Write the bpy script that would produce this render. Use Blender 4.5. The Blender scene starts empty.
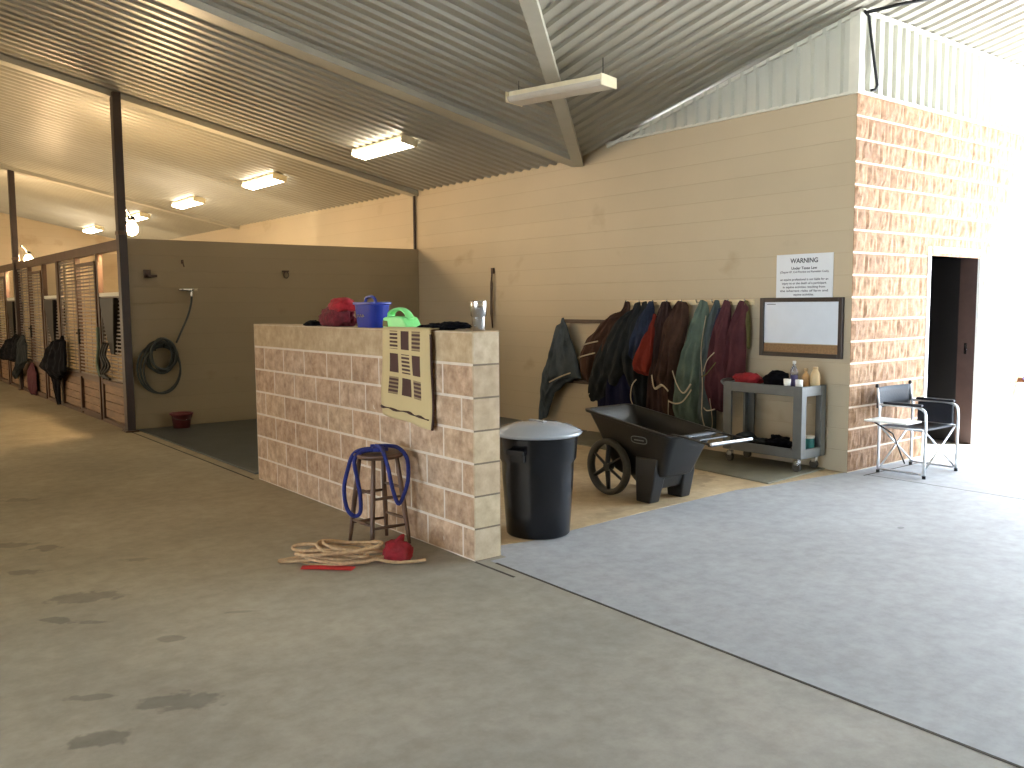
import bpy, bmesh, math, random
from mathutils import Vector, Matrix, noise
random.seed(7)
PI = math.pi
SC = bpy.context.scene
COL = SC.collection
BK = 0.203                      # one block course
XH, XW, XP = 3.115, 7.447, 3.10   # half wall face, big wall face, stall front
YC, YP, YEND = 4.448, 11.80, 26.5 # door wall face, wash bay partition, far gable
YH0, YH1 = 4.34, 7.74
SL, SLY, ZE = 0.2065, 0.2277, 3.34
VS = SL / SLY                    # valley runs along y = RY0 + VS * x
RY0 = 8.13 - VS * XW
ZR = ZE + SL * XW               # ridge height
XR = 11.45                      # where the roof stops over the breezeway mouth
def roof_x(x): return ZE + SL * (XW - abs(x))
def roof_y(y): return ZE + SLY * (8.13 - y)

# ------------------------------------------------------------------ materials
def new_mat(name):
    m = bpy.data.materials.new(name); m.use_nodes = True
    nt = m.node_tree; b = nt.nodes['Principled BSDF']
    return m, nt, b
def lin(c):
    return tuple(((x / 12.92) if x <= 0.04045 else ((x + 0.055) / 1.055) ** 2.4) for x in [v / 255 for v in c]) + (1,)
def noise_col(nt, b, c1, c2, scale=8, detail=4, coord='Object', stretch=(1, 1, 1), rough=0.55, lo=.35, hi=.65):
    tc = nt.nodes.new('ShaderNodeTexCoord'); mp = nt.nodes.new('ShaderNodeMapping')
    mp.inputs['Scale'].default_value = stretch
    n = nt.nodes.new('ShaderNodeTexNoise'); n.inputs['Scale'].default_value = scale; n.inputs['Detail'].default_value = detail
    n.inputs['Roughness'].default_value = rough
    r = nt.nodes.new('ShaderNodeValToRGB'); r.color_ramp.elements[0].color = c1; r.color_ramp.elements[1].color = c2
    r.color_ramp.elements[0].position = lo; r.color_ramp.elements[1].position = hi
    nt.links.new(tc.outputs[coord], mp.inputs[0]); nt.links.new(mp.outputs[0], n.inputs['Vector'])
    nt.links.new(n.outputs[0], r.inputs[0]); nt.links.new(r.outputs[0], b.inputs['Base Color'])
    return n, r, mp, tc
def mat(name, c, rough=0.6, metal=0.0, var=0.12, scale=8, bump=0.0, bscale=60, stretch=(1, 1, 1), coat=0.0, trans=0.0, sheen=0.0):
    m, nt, b = new_mat(name)
    base = lin(c)
    c1 = tuple(v * (1 - var) for v in base[:3]) + (1,); c2 = tuple(min(1, v * (1 + var)) for v in base[:3]) + (1,)
    n, r, mp, tc = noise_col(nt, b, c1, c2, scale, stretch=stretch)
    b.inputs['Roughness'].default_value = rough; b.inputs['Metallic'].default_value = metal
    b.inputs['Coat Weight'].default_value = coat; b.inputs['Transmission Weight'].default_value = trans
    b.inputs['Sheen Weight'].default_value = sheen
    if bump:
        n2 = nt.nodes.new('ShaderNodeTexNoise'); n2.inputs['Scale'].default_value = bscale; n2.inputs['Detail'].default_value = 5
        bp = nt.nodes.new('ShaderNodeBump'); bp.inputs['Strength'].default_value = bump; bp.inputs['Distance'].default_value = .01
        nt.links.new(mp.outputs[0], n2.inputs['Vector'])
        nt.links.new(n2.outputs[0], bp.inputs['Height']); nt.links.new(bp.outputs[0], b.inputs['Normal'])
    return m
def emit_mat(name, c, s):
    m, nt, b = new_mat(name)
    b.inputs['Base Color'].default_value = c; b.inputs['Emission Color'].default_value = c
    b.inputs['Emission Strength'].default_value = s
    return m

M = {}
def painted_block(name, axis, c, var=.05, joint=.035, off=0.0):
    """painted concrete block: faint recessed joints"""
    m, nt, b = new_mat(name); L = nt.links
    g = nt.nodes.new('ShaderNodeNewGeometry'); sx = nt.nodes.new('ShaderNodeSeparateXYZ'); L.new(g.outputs['Position'], sx.inputs[0])
    cx = nt.nodes.new('ShaderNodeCombineXYZ')
    L.new(sx.outputs['Y' if axis == 'X' else 'X'], cx.inputs[0]); L.new(sx.outputs['Z'], cx.inputs[1])
    ad = nt.nodes.new('ShaderNodeVectorMath'); ad.operation = 'ADD'; ad.inputs[1].default_value = (off, 0, 0); L.new(cx.outputs[0], ad.inputs[0])
    # a little wobble so the joints do not look ruled
    nz = nt.nodes.new('ShaderNodeTexNoise'); nz.inputs['Scale'].default_value = 1.3; L.new(g.outputs['Position'], nz.inputs['Vector'])
    br = nt.nodes.new('ShaderNodeTexBrick'); L.new(ad.outputs[0], br.inputs['Vector'])
    br.inputs['Scale'].default_value = 1; br.inputs['Brick Width'].default_value = 60; br.inputs['Row Height'].default_value = BK
    br.inputs['Mortar Size'].default_value = .004; br.inputs['Mortar Smooth'].default_value = .6; br.offset = .5
    br.inputs['Color1'].default_value = (1, 1, 1, 1); br.inputs['Color2'].default_value = (.965, .965, .965, 1); br.inputs['Mortar'].default_value = (.90, .88, .85, 1)
    n = nt.nodes.new('ShaderNodeTexNoise'); n.inputs['Scale'].default_value = .9; n.inputs['Detail'].default_value = 6; L.new(g.outputs['Position'], n.inputs['Vector'])
    r = nt.nodes.new('ShaderNodeValToRGB'); base = lin(c)
    r.color_ramp.elements[0].color = tuple(v * (1 - var) for v in base[:3]) + (1,); r.color_ramp.elements[1].color = tuple(v * (1 + var) for v in base[:3]) + (1,)
    r.color_ramp.elements[0].position = .3; r.color_ramp.elements[1].position = .7
    L.new(n.outputs[0], r.inputs[0])
    mx = nt.nodes.new('ShaderNodeMix'); mx.data_type = 'RGBA'; mx.blend_type = 'MULTIPLY'; mx.inputs['Factor'].default_value = 1
    L.new(r.outputs[0], mx.inputs['A']); L.new(br.outputs['Color'], mx.inputs['B'])
    # horizontal weathering band and smudges of dirt
    n3 = nt.nodes.new('ShaderNodeTexNoise'); n3.inputs['Scale'].default_value = 1.1; n3.inputs['Detail'].default_value = 8
    mp = nt.nodes.new('ShaderNodeMapping'); mp.inputs['Scale'].default_value = (1, 1, 1.3); mp.inputs['Location'].default_value = (3.1, 7.7, 1.9)
    L.new(g.outputs['Position'], mp.inputs[0]); L.new(mp.outputs[0], n3.inputs['Vector'])
    r3 = nt.nodes.new('ShaderNodeValToRGB'); r3.color_ramp.elements[0].position = .28; r3.color_ramp.elements[1].position = .36
    r3.color_ramp.elements[0].color = (.82, .78, .72, 1); r3.color_ramp.elements[1].color = (1, 1, 1, 1)
    L.new(n3.outputs[0], r3.inputs[0])
    m2 = nt.nodes.new('ShaderNodeMix'); m2.data_type = 'RGBA'; m2.blend_type = 'MULTIPLY'; m2.inputs['Factor'].default_value = 1
    L.new(mx.outputs['Result'], m2.inputs['A']); L.new(r3.outputs[0], m2.inputs['B'])
    L.new(m2.outputs['Result'], b.inputs['Base Color'])
    bp = nt.nodes.new('ShaderNodeBump'); bp.inputs['Strength'].default_value = .55; bp.inputs['Distance'].default_value = .004; bp.invert = True
    L.new(br.outputs['Fac'], bp.inputs['Height'])
    n4 = nt.nodes.new('ShaderNodeTexNoise'); n4.inputs['Scale'].default_value = 90; L.new(g.outputs['Position'], n4.inputs['Vector'])
    bp2 = nt.nodes.new('ShaderNodeBump'); bp2.inputs['Strength'].default_value = .15; bp2.inputs['Distance'].default_value = .003
    L.new(n4.outputs[0], bp2.inputs['Height']); L.new(bp.outputs[0], bp2.inputs['Normal']); L.new(bp2.outputs[0], b.inputs['Normal'])
    b.inputs['Roughness'].default_value = .5
    return m
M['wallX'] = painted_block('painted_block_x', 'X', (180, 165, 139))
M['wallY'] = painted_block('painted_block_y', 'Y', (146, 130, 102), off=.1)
M['wallFar'] = painted_block('painted_block_far', 'Y', (178, 160, 130), off=.1)

def concrete(name, c1, c2, c3, warm_tint=None, stains=(), rough=.72):
    m, nt, b = new_mat(name); L = nt.links
    g = nt.nodes.new('ShaderNodeNewGeometry')
    n = nt.nodes.new('ShaderNodeTexNoise'); n.inputs['Scale'].default_value = .8; n.inputs['Detail'].default_value = 9; n.inputs['Roughness'].default_value = .62
    L.new(g.outputs['Position'], n.inputs['Vector'])
    r = nt.nodes.new('ShaderNodeValToRGB'); e = r.color_ramp.elements
    e[0].position = .3; e[0].color = lin(c1); e[1].position = .7; e[1].color = lin(c3)
    x = r.color_ramp.elements.new(.5); x.color = lin(c2)
    L.new(n.outputs[0], r.inputs[0])
    n2 = nt.nodes.new('ShaderNodeTexNoise'); n2.inputs['Scale'].default_value = 9; n2.inputs['Detail'].default_value = 8; n2.inputs['Roughness'].default_value = .7
    L.new(g.outputs['Position'], n2.inputs['Vector'])
    r2 = nt.nodes.new('ShaderNodeValToRGB'); r2.color_ramp.elements[0].position = .35; r2.color_ramp.elements[0].color = (.87, .86, .84, 1)
    r2.color_ramp.elements[1].position = .62; r2.color_ramp.elements[1].color = (1.08, 1.08, 1.08, 1)
    L.new(n2.outputs[0], r2.inputs[0])
    mx = nt.nodes.new('ShaderNodeMix'); mx.data_type = 'RGBA'; mx.blend_type = 'MULTIPLY'; mx.inputs['Factor'].default_value = 1
    L.new(r.outputs[0], mx.inputs['A']); L.new(r2.outputs[0], mx.inputs['B'])
    out = mx.outputs['Result']
    if warm_tint:   # warm light painted into the aisle colour, thinning out towards the breezeway
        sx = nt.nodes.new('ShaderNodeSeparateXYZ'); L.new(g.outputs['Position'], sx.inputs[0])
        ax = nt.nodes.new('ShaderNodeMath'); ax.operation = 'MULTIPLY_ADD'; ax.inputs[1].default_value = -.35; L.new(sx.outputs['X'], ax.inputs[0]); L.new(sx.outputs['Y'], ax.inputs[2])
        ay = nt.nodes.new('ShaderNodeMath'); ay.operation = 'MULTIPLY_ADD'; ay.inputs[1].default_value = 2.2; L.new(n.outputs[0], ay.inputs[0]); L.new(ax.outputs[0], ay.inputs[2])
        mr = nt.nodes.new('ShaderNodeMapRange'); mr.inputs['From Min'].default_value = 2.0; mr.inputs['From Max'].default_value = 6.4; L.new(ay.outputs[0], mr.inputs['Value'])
        md = nt.nodes.new('ShaderNodeMix'); md.data_type = 'RGBA'; md.blend_type = 'MULTIPLY'; md.inputs['B'].default_value = warm_tint
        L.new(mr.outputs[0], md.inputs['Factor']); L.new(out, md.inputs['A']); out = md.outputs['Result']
    # stains with a shape of their own (spilled water, dirt)
    nw = nt.nodes.new('ShaderNodeTexNoise'); nw.inputs['Scale'].default_value = 11; nw.inputs['Detail'].default_value = 3; L.new(g.outputs['Position'], nw.inputs['Vector'])
    for (sx, sy, ra, rb, rot, dk) in stains:
        mp = nt.nodes.new('ShaderNodeMapping'); mp.vector_type = 'TEXTURE'
        mp.inputs['Location'].default_value = (sx, sy, 0); mp.inputs['Rotation'].default_value = (0, 0, rot); mp.inputs['Scale'].default_value = (ra, rb, 1)
        L.new(g.outputs['Position'], mp.inputs[0])
        ln = nt.nodes.new('ShaderNodeVectorMath'); ln.operation = 'LENGTH'; L.new(mp.outputs[0], ln.inputs[0])
        ma = nt.nodes.new('ShaderNodeMath'); ma.operation = 'MULTIPLY_ADD'; ma.inputs[1].default_value = 2.6
        L.new(nw.outputs[0], ma.inputs[0]); L.new(ln.outputs['Value'], ma.inputs[2])
        mr = nt.nodes.new('ShaderNodeMapRange'); mr.inputs['From Min'].default_value = 2.15; mr.inputs['From Max'].default_value = 2.5
        mr.inputs['To Min'].default_value = dk; mr.inputs['To Max'].default_value = 1; L.new(ma.outputs[0], mr.inputs['Value'])
        vm = nt.nodes.new('ShaderNodeVectorMath'); vm.operation = 'SCALE'; L.new(out, vm.inputs[0]); L.new(mr.outputs[0], vm.inputs['Scale'])
        out = vm.outputs[0]
    L.new(out, b.inputs['Base Color'])
    bp = nt.nodes.new('ShaderNodeBump'); bp.inputs['Strength'].default_value = .2; bp.inputs['Distance'].default_value = .004
    L.new(n2.outputs[0], bp.inputs['Height']); L.new(bp.outputs[0], b.inputs['Normal'])
    b.inputs['Roughness'].default_value = rough
    return m
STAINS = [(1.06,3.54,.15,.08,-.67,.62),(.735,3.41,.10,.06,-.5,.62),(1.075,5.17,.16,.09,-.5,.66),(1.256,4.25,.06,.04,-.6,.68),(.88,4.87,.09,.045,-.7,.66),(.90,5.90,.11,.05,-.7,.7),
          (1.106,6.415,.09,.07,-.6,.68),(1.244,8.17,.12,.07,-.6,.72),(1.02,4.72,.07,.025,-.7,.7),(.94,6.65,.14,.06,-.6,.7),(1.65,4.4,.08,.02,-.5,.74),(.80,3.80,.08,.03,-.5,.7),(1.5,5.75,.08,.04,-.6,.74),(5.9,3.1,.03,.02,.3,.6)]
M['floor'] = concrete('aisle_concrete', (134, 129, 121), (149, 144, 136), (163, 158, 151), warm_tint=(1.0, .90, .66, 1), stains=STAINS)
M['slab'] = concrete('breezeway_concrete', (147, 147, 149), (154, 154, 156), (162, 162, 164), stains=STAINS[-1:])
M['nook'] = concrete('nook_concrete', (158, 136, 104), (180, 157, 122), (196, 174, 140), stains=[(5.9,5.1,.5,.16,.2,.72),(4.9,4.75,.4,.07,.1,.85)])
M['ground'] = concrete('outdoor_concrete', (190, 188, 184), (202, 200, 197), (214, 212, 210))
M['mat'] = mat('rubber_mat', (112, 108, 92), .7, var=.12, scale=5, bump=.3, bscale=40)
M['matdark'] = mat('wash_mat', (62, 67, 66), .42, var=.15, scale=3, bump=.3, bscale=40)
M['matedge'] = mat('black_edge', (24, 24, 24), .6)
M['joint'] = mat('joint_dirt', (62, 54, 44), .9)

def split_mat(name, c1, c2, c3, smooth=False):
    m, nt, b = new_mat(name); L = nt.links
    g = nt.nodes.new('ShaderNodeNewGeometry')
    n = nt.nodes.new('ShaderNodeTexNoise'); n.inputs['Scale'].default_value = 14; n.inputs['Detail'].default_value = 8; n.inputs['Roughness'].default_value = .65
    L.new(g.outputs['Position'], n.inputs['Vector'])
    r = nt.nodes.new('ShaderNodeValToRGB'); e = r.color_ramp.elements
    e[0].position = .32; e[0].color = lin(c1); e[1].position = .68; e[1].color = lin(c3); r.color_ramp.elements.new(.5).color = lin(c2)
    L.new(n.outputs[0], r.inputs[0])
    at = nt.nodes.new('ShaderNodeAttribute'); at.attribute_name = 'tone'
    mx = nt.nodes.new('ShaderNodeMix'); mx.data_type = 'RGBA'; mx.blend_type = 'MULTIPLY'; mx.inputs['Factor'].default_value = 1
    L.new(r.outputs[0], mx.inputs['A']); L.new(at.outputs['Color'], mx.inputs['B']); L.new(mx.outputs['Result'], b.inputs['Base Color'])
    bp = nt.nodes.new('ShaderNodeBump'); bp.inputs['Strength'].default_value = .3 if smooth else .6; bp.inputs['Distance'].default_value = .006
    L.new(n.outputs[0], bp.inputs['Height']); L.new(bp.outputs[0], b.inputs['Normal'])
    b.inputs['Roughness'].default_value = .85
    return m
M['split'] = split_mat('split_face_block', (146, 118, 94), (174, 144, 116), (198, 170, 142))
M['split2'] = split_mat('split_face_block_outer', (116, 87, 62), (142, 110, 82), (162, 131, 102))
M['smooth'] = split_mat('smooth_block', (164, 146, 120), (178, 160, 133), (190, 172, 146), True)
M['mortar'] = mat('mortar', (204, 188, 168), .9, var=.06, scale=20, bump=.2)
M['capb'] = split_mat('cap_block', (158, 131, 97), (172, 146, 111), (186, 162, 128), True)

M['roof'] = mat('roof_metal', (150, 147, 134), .42, var=.05, scale=1.5)
M['roof'].node_tree.nodes['Principled BSDF'].inputs['Specular IOR Level'].default_value = .9
M['beam'] = mat('beam_paint', (172, 168, 152), .45, var=.06, scale=3)
M['siding'] = mat('siding_metal', (184, 184, 172), .4, var=.03, scale=2)
M['trimw'] = mat('trim_white', (205, 203, 190), .5, var=.04)
M['brown_metal'] = mat('brown_metal', (44, 26, 20), .42, var=.15, scale=6)
M['stall_metal'] = mat('stall_metal', (84, 64, 52), .42, metal=.3, var=.15, scale=6)
M['grille'] = mat('grille_metal', (112, 104, 98), .4, metal=.5, var=.1)
M['stall_wood'] = mat('stall_wood', (112, 86, 62), .6, var=.22, scale=3, stretch=(1, 1, 9))
M['white'] = mat('white_paint', (230, 230, 226), .45, var=.02)
M['black'] = mat('black_plastic', (22, 22, 23), .45, var=.1)
M['lamp_on'] = emit_mat('lamp_diffuser', (1, .90, .74, 1), 15)
M['bulb'] = emit_mat('sodium_bulb', (1, .70, .38, 1), 1200)
M['lamp_off'] = mat('lamp_diffuser_off', (186, 178, 164), .3, var=.03)
M['lamp_body'] = mat('lamp_body', (216, 205, 172), .5, var=.05)
M['wood'] = mat('pine_board', (226, 205, 165), .6, var=.1, scale=4, stretch=(1, 6, 20))
M['rail'] = mat('rusty_rail', (62, 42, 32), .5, var=.15)
M['stool'] = mat('stool_wood', (92, 64, 46), .5, var=.25, scale=10, stretch=(1, 1, .2))
M['bluerope'] = mat('blue_rope', (24, 36, 112), .7, var=.2, scale=60, bump=.8, bscale=220)
M['rope'] = mat('tan_rope', (196, 160, 118), .85, var=.15, scale=40, bump=.8, bscale=260)
M['redcloth'] = mat('red_cloth', (138, 14, 26), .75, var=.2, scale=12, bump=.3)
M['strap'] = mat('red_strap', (190, 40, 38), .7, var=.1)
M['can'] = mat('can_plastic', (9, 11, 17), .22, var=.1, scale=2)
M['lid'] = mat('can_lid', (150, 155, 162), .14, var=.05, scale=2)
M['barrow'] = mat('barrow_plastic', (19, 19, 19), .38, var=.15, scale=5, bump=.1)
M['tyre'] = mat('tyre', (58, 54, 46), .7, var=.12)
M['cart'] = mat('cart_plastic', (86, 89, 88), .45, var=.08)
M['chrome'] = mat('chrome', (215, 218, 222), .16, metal=1, var=.02)
M['alu'] = mat('aluminium', (205, 208, 212), .28, metal=.85, var=.03)
M['navy'] = mat('navy_canvas', (16, 20, 32), .7, var=.15, bump=.2)
M['steel'] = mat('stainless', (200, 198, 196), .2, metal=1, var=.03)

for k_ in ('black',): M[k_].node_tree.nodes['Principled BSDF'].inputs['Specular IOR Level'].default_value = .25
# ------------------------------------------------------------------ mesh helper
class MB:
    def __init__(self): self.bm = bmesh.new(); self.mi = 0
    def _tag(self, fs):
        for f in fs: f.material_index = self.mi
    def box(self, c, s, rot=None, taper=None):
        hx, hy, hz = s[0] / 2, s[1] / 2, s[2] / 2; vs = []
        for z in (-hz, hz):
            k = 1 if (taper is None or z > 0) else taper
            for x, y in ((-hx, -hy), (hx, -hy), (hx, hy), (-hx, hy)):
                v = Vector((x * k, y * k, z))
                if rot: v = rot @ v
                vs.append(self.bm.verts.new(v + Vector(c)))
        q = [(3, 2, 1, 0), (4, 5, 6, 7), (0, 1, 5, 4), (1, 2, 6, 5), (2, 3, 7, 6), (3, 0, 4, 7)]
        self._tag([self.bm.faces.new([vs[i] for i in f]) for f in q]); return self
    def bx(self, a, b):
        return self.box([(a[i] + b[i]) / 2 for i in range(3)], [abs(b[i] - a[i]) for i in range(3)])
    def ring_loft(self, rings, cap0=True, cap1=True, close=False):
        R = [[self.bm.verts.new(p) for p in r] for r in rings]; n = len(R[0]); fs = []
        rng = range(len(R)) if close else range(len(R) - 1)
        for i in rng:
            a, b = R[i], R[(i + 1) % len(R)]
            for j in range(n):
                fs.append(self.bm.faces.new((a[j], a[(j + 1) % n], b[(j + 1) % n], b[j])))
        if not close:
            if cap0: fs.append(self.bm.faces.new(R[0][::-1]))
            if cap1: fs.append(self.bm.faces.new(R[-1]))
        self._tag(fs); return self
    def tube(self, path, r, n=10, close=False, flat=None):
        P = [Vector(p) for p in path]; rings = []; N = len(P); up = None
        for i, p in enumerate(P):
            if close: t = P[(i + 1) % N] - P[i - 1]
            else: t = P[min(i + 1, N - 1)] - P[max(i - 1, 0)]
            if t.length < 1e-9: t = Vector((0, 0, 1))
            t.normalize()
            if up is None:
                up = t.orthogonal().normalized() if flat is None else Vector(flat)
            up = (up - t * up.dot(t))
            if up.length < 1e-6: up = t.orthogonal()
            up.normalize(); sd = t.cross(up)
            rr = r[i] if isinstance(r, (list, tuple)) and not isinstance(r, tuple) else r
            ru, rs = rr if isinstance(rr, tuple) else (rr, rr)
            rings.append([p + up * (math.cos(2 * PI * k / n) * ru) + sd * (math.sin(2 * PI * k / n) * rs) for k in range(n)])
        return self.ring_loft(rings, close=close)
    def cyl(self, a, b, r0, r1=None, n=20): return self.tube([a, b], [r0, r0 if r1 is None else r1], n)
    def lathe(self, prof, c=(0, 0, 0), n=32, sq=None, cap=True):
        rings = []
        for r, z in prof:
            ring = []
            for k in range(n):
                a = 2 * PI * k / n; x, y = math.cos(a), math.sin(a)
                if sq: x, y = math.copysign(abs(x) ** sq[0], x) * sq[1], math.copysign(abs(y) ** sq[0], y) * sq[2]
                ring.append(Vector(c) + Vector((x * r, y * r, z)))
            rings.append(ring)
        return self.ring_loft(rings, cap, cap)
    def grid(self, f, nu, nv, thick=None):
        V = [[self.bm.verts.new(f(i / nu, j / nv)) for j in range(nv + 1)] for i in range(nu + 1)]
        self._tag([self.bm.faces.new((V[i][j], V[i + 1][j], V[i + 1][j + 1], V[i][j + 1])) for i in range(nu) for j in range(nv)])
        return self
    def poly(self, pts): self._tag([self.bm.faces.new([self.bm.verts.new(p) for p in pts])]); return self
    def prism(self, pts, d):
        d = Vector(d); a = [self.bm.verts.new(p) for p in pts]; b = [self.bm.verts.new(Vector(p) + d) for p in pts]; n = len(a)
        fs = [self.bm.faces.new(a[::-1]), self.bm.faces.new(b)] + [self.bm.faces.new((a[i], a[(i + 1) % n], b[(i + 1) % n], b[i])) for i in range(n)]
        self._tag(fs); return self
    def build(self, name, m, parent=None, bevel=0, smooth=False, sub=0, solid=0, world=False, loc=None, seg=2):
        bm = self.bm
        if bm.faces: bmesh.ops.recalc_face_normals(bm, faces=bm.faces)
        off = Vector((0, 0, 0))
        if world and parent is not None:
            q = parent
            while q is not None: off += q.location; q = q.parent
            bmesh.ops.translate(bm, verts=bm.verts, vec=-off)
        if world and parent is None and loc is not None:
            bmesh.ops.translate(bm, verts=bm.verts, vec=-Vector(loc))
        me = bpy.data.meshes.new(name); bm.to_mesh(me); bm.free()
        o = bpy.data.objects.new(name, me); COL.objects.link(o)
        for x in (m if isinstance(m, (list, tuple)) else [m]): me.materials.append(M[x] if isinstance(x, str) else x)
        if parent is not None: o.parent = parent
        if loc is not None: o.location = loc
        if smooth:
            me.polygons.foreach_set('use_smooth', [True] * len(me.polygons))
        if solid:
            s = o.modifiers.new('solid', 'SOLIDIFY'); s.thickness = solid; s.offset = 0
        if bevel:
            bv = o.modifiers.new('bevel', 'BEVEL'); bv.width = bevel; bv.segments = seg; bv.limit_method = 'ANGLE'; bv.angle_limit = .6
        if sub:
            s = o.modifiers.new('sub', 'SUBSURF'); s.levels = sub; s.render_levels = sub
        if smooth and bevel:
            try:
                me.shade_auto = True
            except Exception: pass
        return o
def struct(o): o['kind'] = 'structure'; return o
def tag(o, label, cat, group=None):
    o['label'] = label; o['category'] = cat
    if group: o['group'] = group
    return o
def thing(name, label, cat, loc=(0, 0, 0), rz=0, group=None):
    o = bpy.data.objects.new(name, None); COL.objects.link(o); o.location = loc; o.rotation_euler = (0, 0, rz)
    o.empty_display_size = .1
    return tag(o, label, cat, group)
def dup(root, loc, rz=None, label=None, group=None):
    r = root.copy(); COL.objects.link(r); r.location = loc
    if rz is not None: r.rotation_euler = (0, 0, rz)
    if label: r['label'] = label
    if group: r['group'] = group
    for ch in list(root.children):
        c = ch.copy(); COL.objects.link(c); c.parent = r
        for g in list(ch.children):
            d = g.copy(); COL.objects.link(d); d.parent = c
    return r
def spline(pts, n=8, close=False):
    P = [Vector(p) for p in pts]; N = len(P); out = []
    for i in range(N if close else N - 1):
        if close: p0, p1, p2, p3 = P[i - 1], P[i], P[(i + 1) % N], P[(i + 2) % N]
        else: p0, p1, p2, p3 = P[max(i - 1, 0)], P[i], P[i + 1], P[min(i + 2, N - 1)]
        for k in range(n):
            t = k / n
            out.append(.5 * ((2 * p1) + (p2 - p0) * t + (2 * p0 - 5 * p1 + 4 * p2 - p3) * t * t + (3 * p1 - p0 - 3 * p2 + p3) * t ** 3))
    if not close: out.append(P[-1])
    return out

# ------------------------------------------------------------------ camera
CAM_F, CAM_YAW, CAM_PITCH, CAM_ROLL, CAM_H = 884.03, .6665, .0909, -.0071, 1.5892
Fv = Vector((math.sin(CAM_YAW) * math.cos(CAM_PITCH), math.cos(CAM_YAW) * math.cos(CAM_PITCH), -math.sin(CAM_PITCH)))
Rv = Vector((math.cos(CAM_YAW), -math.sin(CAM_YAW), 0)); Uv = Rv.cross(Fv)
R2 = Rv * math.cos(CAM_ROLL) + Uv * math.sin(CAM_ROLL); U2 = -Rv * math.sin(CAM_ROLL) + Uv * math.cos(CAM_ROLL)
cd = bpy.data.cameras.new('camera'); cam = bpy.data.objects.new('camera', cd); COL.objects.link(cam)
cd.sensor_width = 36; cd.lens = CAM_F / 1024 * 36; cd.clip_start = .05; cd.clip_end = 300
mw = Matrix((R2, U2, -Fv)).transposed().to_4x4(); mw.translation = Vector((0, 0, CAM_H)); cam.matrix_world = mw
SC.camera = cam
def at_x(X, u, v):
    d = Fv + R2 * (u - 512) / CAM_F - U2 * (v - 384) / CAM_F; t = X / d.x
    return Vector((X, d.y * t, CAM_H + d.z * t))

# ================================================================== SETTING
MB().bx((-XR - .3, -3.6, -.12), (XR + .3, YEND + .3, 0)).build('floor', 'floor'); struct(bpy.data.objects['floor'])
o = MB().bx((XR + .3, -40, -.16), (70, 40, -.005)).build('floor_outside', 'ground'); struct(o)
o = MB().bx((-70, -40, -.16), (-XR - .3, 40, -.005)).build('floor_outside_left', 'ground'); struct(o)
# tan slab of the nook (a separate pour) with a slightly wandering edge
edge = [(3.33, 4.56), (3.75, 4.49), (4.11, 4.53), (4.9, 4.58), (6.04, 4.63), (6.42, 4.56), (7.44, 4.47)]
MB().prism([(x, y, .0005) for x, y in edge] + [(7.44, 7.93, .0005), (3.33, 7.93, .0005)], (0, 0, .0035)).build('floor_nook', 'nook'); struct(bpy.data.objects['floor_nook'])
jm = MB()
jm.bx((3.105, 3.95, .0004), (3.122, 4.335, .0016)).prism([(3.047, -3, .0004), (3.062, -3, .0004), (3.209, 4.24, .0004), (3.194, 4.24, .0004)], (0, 0, .002))
struct(MB().prism([(3.06, -3.3, .0002), (XR + .28, -3.3, .0002), (XR + .28, 4.44, .0002), (7.4, 4.47, .0002)] + [(x, y + .01, .0002) for x, y in edge[-2:0:-1]] + [(3.34, 4.60, .0002), (3.33, 4.3, .0002), (3.20, 4.3, .0002)], (0, 0, .0006)).build('floor_breezeway', 'slab'))
jm.bx((XW, 4.27, .0004), (XR, 4.285, .0016)).bx((3.06, YH1, .0004), (3.08, YP, .0016))
jm.bx((7.5, 4.27, .0004), (7.512, -3, .0012))
o = jm.build('trim_1', 'joint'); struct(o)

# big wall along the nook, painted block, 17 courses and up under the roof
w = MB()
zt = 17 * BK
w.prism([(XW, YC, 0), (XW, YC, zt), (XW, 7.63, zt), (XW, 8.13, ZE + .01), (XW, YEND, ZE + .01), (XW, YEND, 0)], (.2, 0, 0))
struct(w.build('wall_right', 'wallX'))
# metal siding gable piece above it
def siding_profile(a, b, pitch=.152, d=.03):
    """positions along a..b and the outward step of a ribbed sheet"""
    out = []; x = a
    while x < b:
        for dx, h in ((0, 0), (.074, 0), (.092, d), (.130, d), (.148, 0)):
            if x + dx < b: out.append((x + dx, h))
        x += pitch
    out.append((b, 0)); return out
pr = siding_profile(YC + .06, 7.9)
s = MB(); V0 = []; V1 = []
for y, h in pr:
    zt2 = max(roof_y(y) - .03, zt + .002) if y < 7.63 else zt + .003
    V0.append(s.bm.verts.new((XW - .006 - h, y, zt + .002))); V1.append(s.bm.verts.new((XW - .006 - h, y, zt2 + .002)))
for i in range(len(V0) - 1): s.bm.faces.new((V0[i], V0[i + 1], V1[i + 1], V1[i]))
s.bx((XW, YC + .01, zt), (XW + .15, 7.6, zt + .01))
struct(s.build('wall_gable', 'siding'))
t = MB()
t.bx((XW - .028, YC - .012, zt - .012), (XW + .002, 7.63, zt + .012))
t.box((XW - .02, (YC + 7.6) / 2, (roof_y(YC) + roof_y(7.6)) / 2 - .05), (.03, 3.24, .035), Matrix.Rotation(-math.atan(SLY), 3, 'X'))
t.bx((XW - .03, YC - .03, zt - .01), (XW + .05, YC + .07, roof_y(YC) - .03))
struct(t.build('trim_2', 'trimw'))
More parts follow.
